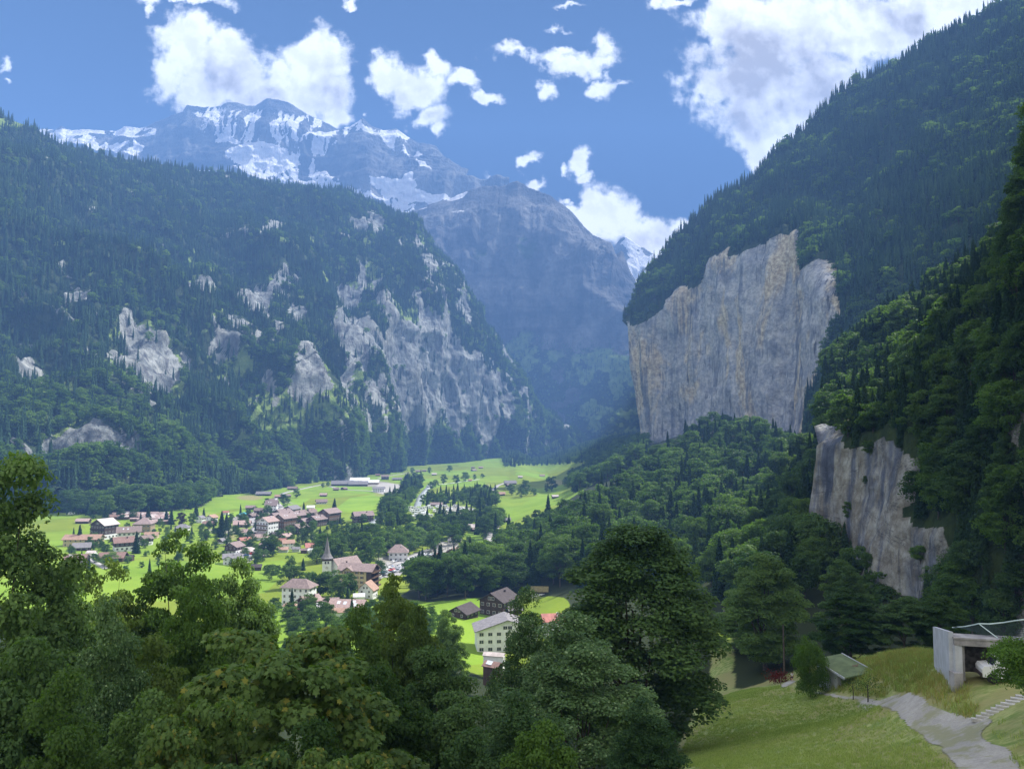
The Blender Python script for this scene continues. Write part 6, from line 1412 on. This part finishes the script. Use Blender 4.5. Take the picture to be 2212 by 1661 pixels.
def garage():
    """concrete portal with a side wall, pillar, lintel and dark inside"""
    r = bpy.data.objects.new('concrete_garage', None); COL.objects.link(r)
    D = 66.0; p = P2W(*A_(785, 1050), D); x0, y0, zb = p; zt = P2W(*A_(785, 510), D)[2]
    r.location = (x0, y0, zb); tag(r, 'stained concrete garage portal built into the slope at the right edge', 'garage')
    H = zt - zb
    q = P2W(*A_(500, 790), 76); q2 = P2W(*A_(500, 320), 76)
    # everything below in coordinates of the pillar foot
    def L(pp): return (pp[0] - x0, pp[1] - y0)
    zl = q2[2] - zb
    wallbox(L(q), (0.05, .25), -2.5, zl, H + .5, .35, 'side_wall', 'palecon', r, side=-1)
    b = MB(); b.box(0, .62, -.02, .5, -.3, H - .55); b.obj('pillar', M['palecon'], r)
    b = MB(); b.box(-.28, .45, -.32, .49, -1.6, .02); b.obj('pillar_base', M['concrete'], r)
    ang = (6.0, -1.4)       # the front runs to the right and slightly nearer
    d = Vector(ang).normalized(); n2 = Vector((-d.y, d.x)); ln = 9.0
    V = []
    for (s, t) in ((0, 0), (ln, 0), (ln, .6), (0, .6)): V.append((s * d.x + t * n2.x, s * d.y + t * n2.y))
    b = MB(); b.add([(a, c, H - .549) for a, c in V] + [(a, c, H) for a, c in V], [(0, 3, 2, 1), (4, 5, 6, 7), (0, 1, 5, 4), (1, 2, 6, 5), (2, 3, 7, 6), (3, 0, 4, 7)]); b.obj('lintel', M['concrete'], r)
    V = []
    for (s, t) in ((-.08, -.1), (ln, -.1), (ln, .75), (-.08, .75)): V.append((s * d.x + t * n2.x, s * d.y + t * n2.y))
    b = MB(); b.add([(a, c, H + .002) for a, c in V] + [(a, c, H + .14) for a, c in V], [(0, 3, 2, 1), (4, 5, 6, 7), (0, 1, 5, 4), (1, 2, 6, 5), (2, 3, 7, 6), (3, 0, 4, 7)]); b.obj('ledge', M['concrete'], r)
    # inside: rough stone back wall, floor, roof slab
    def q4(s, t): return (s * d.x + t * n2.x, s * d.y + t * n2.y)
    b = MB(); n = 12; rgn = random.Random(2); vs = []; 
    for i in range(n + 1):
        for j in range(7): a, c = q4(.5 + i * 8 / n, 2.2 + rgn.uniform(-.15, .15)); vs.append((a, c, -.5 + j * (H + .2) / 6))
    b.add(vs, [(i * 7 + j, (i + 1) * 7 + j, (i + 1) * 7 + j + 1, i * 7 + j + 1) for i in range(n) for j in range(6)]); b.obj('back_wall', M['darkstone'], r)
    b = MB(); V = [q4(.0, .601), q4(ln, .601), q4(ln, 2.4), q4(0, 2.4)]; b.add([(a, c, H - .4) for a, c in V] + [(a, c, H - .1) for a, c in V], [(0, 3, 2, 1), (4, 5, 6, 7), (0, 1, 5, 4), (1, 2, 6, 5), (2, 3, 7, 6), (3, 0, 4, 7)]); b.obj('roof_slab', M['concrete'], r)
    b = MB(); V = [q4(.62, .5), q4(.9, .5), q4(.9, 2.2), q4(.62, 2.2)]; b.add([(a, c, -.8) for a, c in V] + [(a, c, H - .55) for a, c in V], [(0, 3, 2, 1), (0, 1, 5, 4), (1, 2, 6, 5), (2, 3, 7, 6), (3, 0, 4, 7)]); b.obj('inner_jamb', M['concrete'], r)
    # old white truck front standing in the mouth
    t = bpy.data.objects.new('parked_truck', None); COL.objects.link(t); a, c = q4(3.5, -.1); t.location = (x0 + a, y0 + c, zb - .5); t.rotation_euler = (0, 0, -.25); tag(t, 'old white truck half hidden by the bush in front of the garage', 'truck')
    prof = [(-1.7, .5), (-1.75, 1.1), (-1.6, 1.35), (-.9, 1.45), (-.5, 2.05), (1.4, 2.1), (1.5, .5)]; n = len(prof); b = MB()
    vs = [(xx, -.85, zz) for xx, zz in prof] + [(xx, .85, zz) for xx, zz in prof]; b.add(vs, [tuple(range(n)), tuple(range(2 * n - 1, n - 1, -1))] + [((i + 1) % n, i, n + i, n + (i + 1) % n) for i in range(n)]); b.obj('body', M['carwhite'], t)
    b = MB(); b.add([(-.94, -.7, 1.46), (-.55, -.7, 1.99), (-.55, .7, 1.99), (-.94, .7, 1.46)], [(0, 3, 2, 1)]); b.add([(-.4, -.86, 1.45), (.7, -.86, 1.45), (.7, -.86, 1.95), (-.3, -.86, 1.95)], [(0, 1, 2, 3)]); o = b.obj('window', M['glass'], t); o.location = (-.02, -.015, .02)
    for xx in (-1.0, .9):
        for yy in (-.87, .67): q_ = MB(); q_.tube([(xx, yy, .45), (xx, yy + .2, .45)], .42, 12); q_.obj('wheel', M['tyre'], t)
    b = MB(); b.box(-1.85, -1.76, -.85, .85, .55, .8); b.obj('bumper', M['rdark'], t)
    # rockfall net with its pale top rail
    f = bpy.data.objects.new('net_fence', None); COL.objects.link(f); tag(f, 'dark mesh net under a pale sagging rail above the garage', 'fence')
    cp = [P2W(*A_(735, 328), 70), P2W(*A_(900, 318), 69), P2W(*A_(1050, 292), 68), P2W(*A_(1165, 265), 67), P2W(*A_(1330, 272), 66.5), P2W(*A_(1550, 250), 66), P2W(*A_(1772, 215), 65), P2W(*A_(2300, 150), 64)]
    b = MB(); b.tube([tuple(p) for p in cp], .055, 6); b.obj('rail', M['pipe'], f)
    b = MB(); b.tube([tuple(P2W(*A_(1165, 270), 67)), tuple(P2W(*A_(1470, 500), 65.5))], .04, 5); b.obj('brace', M['pipe'], f)
    b = MB(); top = []; 
    for k in range(len(cp) - 1):
        for i in range(10): top.append(Vector(cp[k]).lerp(Vector(cp[k + 1]), i / 10.))
    base = zb + H + .15
    for i, p_ in enumerate(top):
        if i % 1 == 0 and p_.z > base + .1: b.tube([tuple(p_), (p_.x, p_.y - .6, base)], .016, 3)
    for k in range(1, 12):
        pts = [(p_.x, p_.y - .6 * k / 12, p_.z + (base - p_.z) * k / 12) for p_ in top[::3]]; b.tube(pts, .016, 3)
    b.obj('net', M['net'], f)
garage()
def shed():
    p = P2W(*B_(1080, 670), 112); x0, y0, z0 = p; t = P2W(*B_(1100, 385), 112); H = t[2] - z0
    q = P2W(*B_(1440, 560), 106)
    r = bpy.data.objects.new('utility_shed', None); COL.objects.link(r); ang = math.atan2(q[1] - y0, q[0] - x0); r.location = (x0, y0, z0 - .3); r.rotation_euler = (0, 0, ang); tag(r, 'small bluish white shed with green mossy roof dug into the grass bank', 'shed')
    L = 5.4; b = MB(); b.box(-.3, L, 0, 3.4, -1, H + .1); b.obj('wall', M['palecon'], r)
    b = MB(); b.add([(-.5, -.35, H + .10), (L + 2.6, -.35, H + .10), (L + 2.6, 3.9, H + .75), (-.5, 3.9, H + .75), (-.5, -.35, H + .28), (L + 2.6, -.35, H + .28), (L + 2.6, 3.9, H + .93), (-.5, 3.9, H + .93)], [(0, 3, 2, 1), (4, 5, 6, 7), (0, 1, 5, 4), (1, 2, 6, 5), (2, 3, 7, 6), (3, 0, 4, 7)]); b.obj('roof', M['rgreen'], r)
    b = MB(); b.box(-.55, L + 2.65, 3.9, 4.0, H + .7, H + 1.02); b.box(-.55, L + 2.65, -.45, -.351, H + .05, H + .32); b.obj('roof_edge', M['palecon'], r)
    for i, (dx, dz, l, a) in enumerate(((0, .3, 1.7, .5), (.2, .45, 1.4, .75), (-.15, .38, 1.2, .2), (.3, .3, 1.0, -.4))):
        b = MB(); b.box(-l/2, l/2, -.07, .07, 0, .12); o = b.obj('wooden_plank', M['wood']); w = Matrix.Rotation(ang, 3, 'Z') @ Vector((4.6 + dx, 2.6 + i * .15, H + .45 + dz)); o.location = (x0 + w.x, y0 + w.y, z0 - .3 + w.z - .15); o.rotation_euler = (0, -a * .6, ang + a); tag(o, 'weathered plank in the small heap on the green shed roof', 'plank', 'planks heaped on the shed roof')
shed()
def steps():
    r = bpy.data.objects.new('stone_steps', None); COL.objects.link(r); tag(r, 'flight of pale stone steps climbing right from the gravel track', 'steps')
    a = P2W(*A_(1240, 1650), 59.0); c = P2W(*A_(1720, 1345), 59.5); r.location = tuple(a); n = 10
    ground = 0
    for i in range(n):
        t = i / (n - 1.); uu = 2118 + 96 * t; vv = 1556 - 50 * t; g_ = gp(uu, vv, 20); p = np.array([g_[0], g_[1], g_[2] + .10]) - np.array(a); b = MB(); b.box(-.6, .6, -.17, .18, -.22, .03); o = b.obj('step', M['stone'], r); o.location = tuple(p); o.rotation_euler = (0, 0, -.42 + .06 * math.sin(i * 3))
steps()
def post(u, v, D, h, rad, mat, name, label, cat, group=None, twigs=0):
    p = gp(u, v, 40) if D < 170 else P2W(u, v, D); z = float(gfast(p[0], p[1])); r = bpy.data.objects.new(name, None); COL.objects.link(r); r.location = (p[0], p[1], z); tag(r, label, cat, group); rr = random.Random(int(u))
    b = MB(); b.tube([(0, 0, -.3), (.03, 0, h * .5), (0, .04, h)], [rad, rad * .9, rad * .6], 6); b.obj('trunk' if twigs else 'pole', M[mat], r)
    if twigs:
        rg = np.random.default_rng(int(u)); C = rg.normal(size=(twigs, 3)) * np.array([.75, .75, .5]) + np.array([.2, 0, h * 1.05]); V, Fs = leaves(rg, C, .16, 'quad'); mk('crown', V, Fs, [M['leafdark']], parent=r)
    return r
post(*B_(1672, 1055), 100, 1.9, .06, 'bark', 'sapling', 'thin bare sapling at the left on the footpath edge', 'sapling', twigs=260)
post(*B_(1920, 1100), 95, 2.0, .08, 'bark', 'sapling', 'thicker sapling at the right on the footpath edge', 'sapling', twigs=320)
post(*B_(455, 825), 158, 1.6, .07, 'wood', 'fence_post', 'short wooden post at the edge of the upper path', 'post')
post(*B_(740, 640), 150, 1.6, .05, 'wood', 'fence_post', 'pale leaning post right of the walker', 'post')
post(*B_(515, 735), 172, 11, .22, 'bark', 'tree_trunk', 'bare dark tree trunk standing left behind the walker', 'tree trunk')
post(1565, 1385, 215, 10.5, .16, 'stone', 'dead_tree', 'dead pale tree trunk standing in the dark wood', 'dead tree')
# red leaved shrub
p = gp(*B_(430, 775), 60); rg = np.random.default_rng(9); C = rg.normal(size=(900, 3)) * np.array([1.1, .9, .6]) + np.array([0, 0, 1.3]); C = C[C[:, 2] > .1]; V, Fs = leaves(rg, C, .32, 'quad')
r = bpy.data.objects.new('red_shrub', None); COL.objects.link(r); r.location = (p[0], p[1], float(gfast(p[0], p[1])) - .2); tag(r, 'dark red leaved shrub beside the upper path', 'shrub'); mk('foliage', V, Fs, [M['redleaf']], parent=r); b = MB(); b.tube([(0, 0, -.3), (0, 0, 1.6)], [.08, .04], 5); b.obj('stem', M['bark'], r)

def person():
    """walker seen from behind: white shirt, dark shorts"""
    u, v = B_(650, 752); p = gp(u, v, 60); z = p[2] + .06; print('walker', p)
    def skin(name, verts, edges, rad, mat, parent, sub=1):
        me = bpy.data.meshes.new(name); me.from_pydata(verts, edges, []); o = addo(name, me, parent)
        md = o.modifiers.new('skin', 'SKIN'); sv = me.skin_vertices[0].data if me.skin_vertices else None
        if sv is None:
            bm = bmesh.new(); bm.from_mesh(me); bm.verts.layers.skin.verify(); bm.to_mesh(me); bm.free(); sv = me.skin_vertices[0].data
        for i, q in enumerate(rad): sv[i].radius = (q[0], q[1]) if hasattr(q, '__len__') else (q, q)
        sv[0].use_root = True; s2 = o.modifiers.new('smooth', 'SUBSURF'); s2.levels = sub; s2.render_levels = sub; me.materials.append(mat); return o
    sk = simple('skin', (0.45, 0.28, 0.20), 0.6, 0.05); M['skin'] = sk; M['shirt'] = simple('white_shirt', (0.75, 0.77, 0.82), 0.9, 0.05); M['shorts'] = simple('navy_shorts', (0.03, 0.035, 0.06), 0.9, 0.1); M['hair'] = simple('dark_hair', (0.03, 0.02, 0.015), 0.8, 0.1)
    verts = [(0,0,.95),(0,.02,1.15),(0,0,1.38),(0,0,1.47),(0,.0,1.53),(0,.01,1.62),(0,0,1.72), (-.09,0,.9),(-.10,.10,.50),(-.10,-.06,.10),(-.10,.08,.04), (.09,0,.9),(.10,-.04,.50),(.10,-.16,.10),(.10,-.04,.03), (-.19,0,1.40),(-.24,-.02,1.12),(-.23,.08,.88),(-.22,.12,.79), (.19,0,1.40),(.24,.03,1.12),(.23,.12,.9),(.22,.16,.81)]
    edges = [(0,1),(1,2),(2,3),(3,4),(4,5),(5,6),(0,7),(7,8),(8,9),(9,10),(0,11),(11,12),(12,13),(13,14),(2,15),(15,16),(16,17),(17,18),(2,19),(19,20),(20,21),(21,22)]
    rad = [(.14,.10),(.125,.09),(.15,.10),.06,.055,(.085,.10),(.06,.07),.085,.06,.04,.035,.085,.06,.04,.035,.055,.04,.032,.03,.055,.04,.032,.03]
    r = bpy.data.objects.new('person', None); COL.objects.link(r); r.location = (p[0], p[1], z); r.scale = (1.08, 1.08, 1.08); tag(r, 'walker in white shirt and dark shorts on the path beside the wood', 'person')
    skin('body', verts, edges, rad, sk, r)
    skin('shirt', [(0,0,.98),(0,.02,1.15),(0,0,1.40),(-.19,0,1.41),(-.23,-.01,1.22),(.19,0,1.41),(.23,.02,1.22)], [(0,1),(1,2),(2,3),(3,4),(2,5),(5,6)], [(.155,.115),(.145,.105),(.165,.115),.07,.06,.07,.06], M['shirt'], r)
    skin('shorts', [(0,0,.97),(-.09,.01,.86),(-.10,.07,.60),(.09,0,.86),(.10,-.02,.60)], [(0,1),(1,2),(0,3),(3,4)], [(.155,.12),.10,.085,.10,.085], M['shorts'], r)
    skin('hair', [(0,-.02,1.70),(0,-.03,1.78),(0,-.04,1.66)], [(0,1),(0,2)], [(.10,.11),(.06,.07),(.08,.07)], M['hair'], r)
person()
# ------------------------------------------------------------------ grasses
def tuft(name, seed, n, h, w, mat, spread):
    rg = np.random.default_rng(seed); V = []; Fq = []
    for i in range(n):
        a = rg.random() * 6.283; r = spread * rg.random() ** .6; x, y = r * math.cos(a), r * math.sin(a); d = rg.normal(size=2) * .35 + np.array([.25, 0]); hh = h * (.6 + .7 * rg.random()); b = rg.random() * 3.14; cx, cy = math.cos(b) * w / 2, math.sin(b) * w / 2
        k = len(V); V += [(x - cx, y - cy, -.05), (x + cx, y + cy, -.05), (x + d[0] * hh * .35 + cx * .7, y + d[1] * hh * .35 + cy * .7, hh * .6), (x + d[0] * hh * .35 - cx * .7, y + d[1] * hh * .35 - cy * .7, hh * .6), (x + d[0] * hh, y + d[1] * hh, hh)]
        Fq.append((k, k + 1, k + 2, k + 3)); Fq.append((k + 3, k + 2, k + 4, k + 4))
    V = np.array(V); q = np.array([f for f in Fq if f[2] != f[3]]); t = np.array([f[:3] for f in Fq if f[2] == f[3]])
    return mk(name, V, [q, t], [M[mat]], link=False)
def grassfield(name, poly, n, srcs, label, seed, sc=(.7, 1.3), dr=(25, 185), excl=()):
    rg = np.random.default_rng(seed); pts = []
    X = rg.uniform(15, 110, n * 6); Y = rg.uniform(dr[0], dr[1], n * 6); Z = gfast(X, Y); u, v = W2P(X, Y, Z); ok = inpoly(u, v, poly)
    for e_ in excl: ok &= ~inpoly(u, v, e_)
    ok &= rg.random(len(X)) < np.clip(1.6 - Y / 140., .25, 1)
    q = np.stack([X, Y, Z], -1)[ok][:n]; m = len(q)
    cl = fbm(q, .25, 3, seed)
    return gn_forest(name, q, rg.random(m) * 6.28, (sc[0] + (sc[1] - sc[0]) * rg.random(m)) * (.5 + 1.0 * cl), rg.integers(0, len(srcs), m), srcs, label)
PATHS = [[(1905,1512),(1935,1500),(1975,1499),(2005,1515),(2030,1535),(2075,1552),(2105,1556),(2128,1552),(2150,1560),(2125,1580),(2140,1600),(2175,1630),(2205,1665),(2215,1740),(2075,1740),(2068,1670),(2048,1636),(2010,1598),(1962,1560),(1930,1535)],
         [(1763,1490),(1800,1497),(1850,1505),(1912,1511),(1912,1529),(1850,1515),(1800,1506),(1764,1498)], [(1686,1481),(1696,1473),(1712,1468),(1722,1470),(1712,1477),(1700,1484),(1688,1485)]]
grassfield('meadow_grass', [(1440,1700),(1500,1560),(1535,1515),(1600,1490),(1690,1480),(1780,1500),(1900,1520),(1960,1565),(2060,1661),(2080,1760),(1440,1760)], 30000, [tuft('short_tuft', i, 12, .16, .03, 'grassblade', .3) for i in range(3)], 'short mown grass on the near hillside meadow', 61, excl=PATHS)
grassfield('tall_grass', [(1735,1480),(1752,1440),(1800,1418),(1900,1405),(2030,1410),(2060,1450),(2090,1480),(2110,1550),(2060,1545),(2010,1512),(1975,1495),(1930,1495),(1905,1508),(1850,1503),(1765,1488)], 20000, [tuft('tall_tuft', 10 + i, 12, .55, .035, 'tallgrass', .35) for i in range(2)] + [tuft('green_tuft', 20, 12, .5, .05, 'grassblade', .35)], 'tall dry grass and weeds on the bank above the footpath', 62, excl=PATHS)
grassfield('track_side_grass', [(2130,1600),(2160,1560),(2230,1540),(2260,1700),(2190,1661)], 3500, [tuft('side_tuft', 30 + i, 12, .3, .035, 'grassblade', .3) for i in range(2)], 'grass between the gravel track and the steps', 63, excl=PATHS)
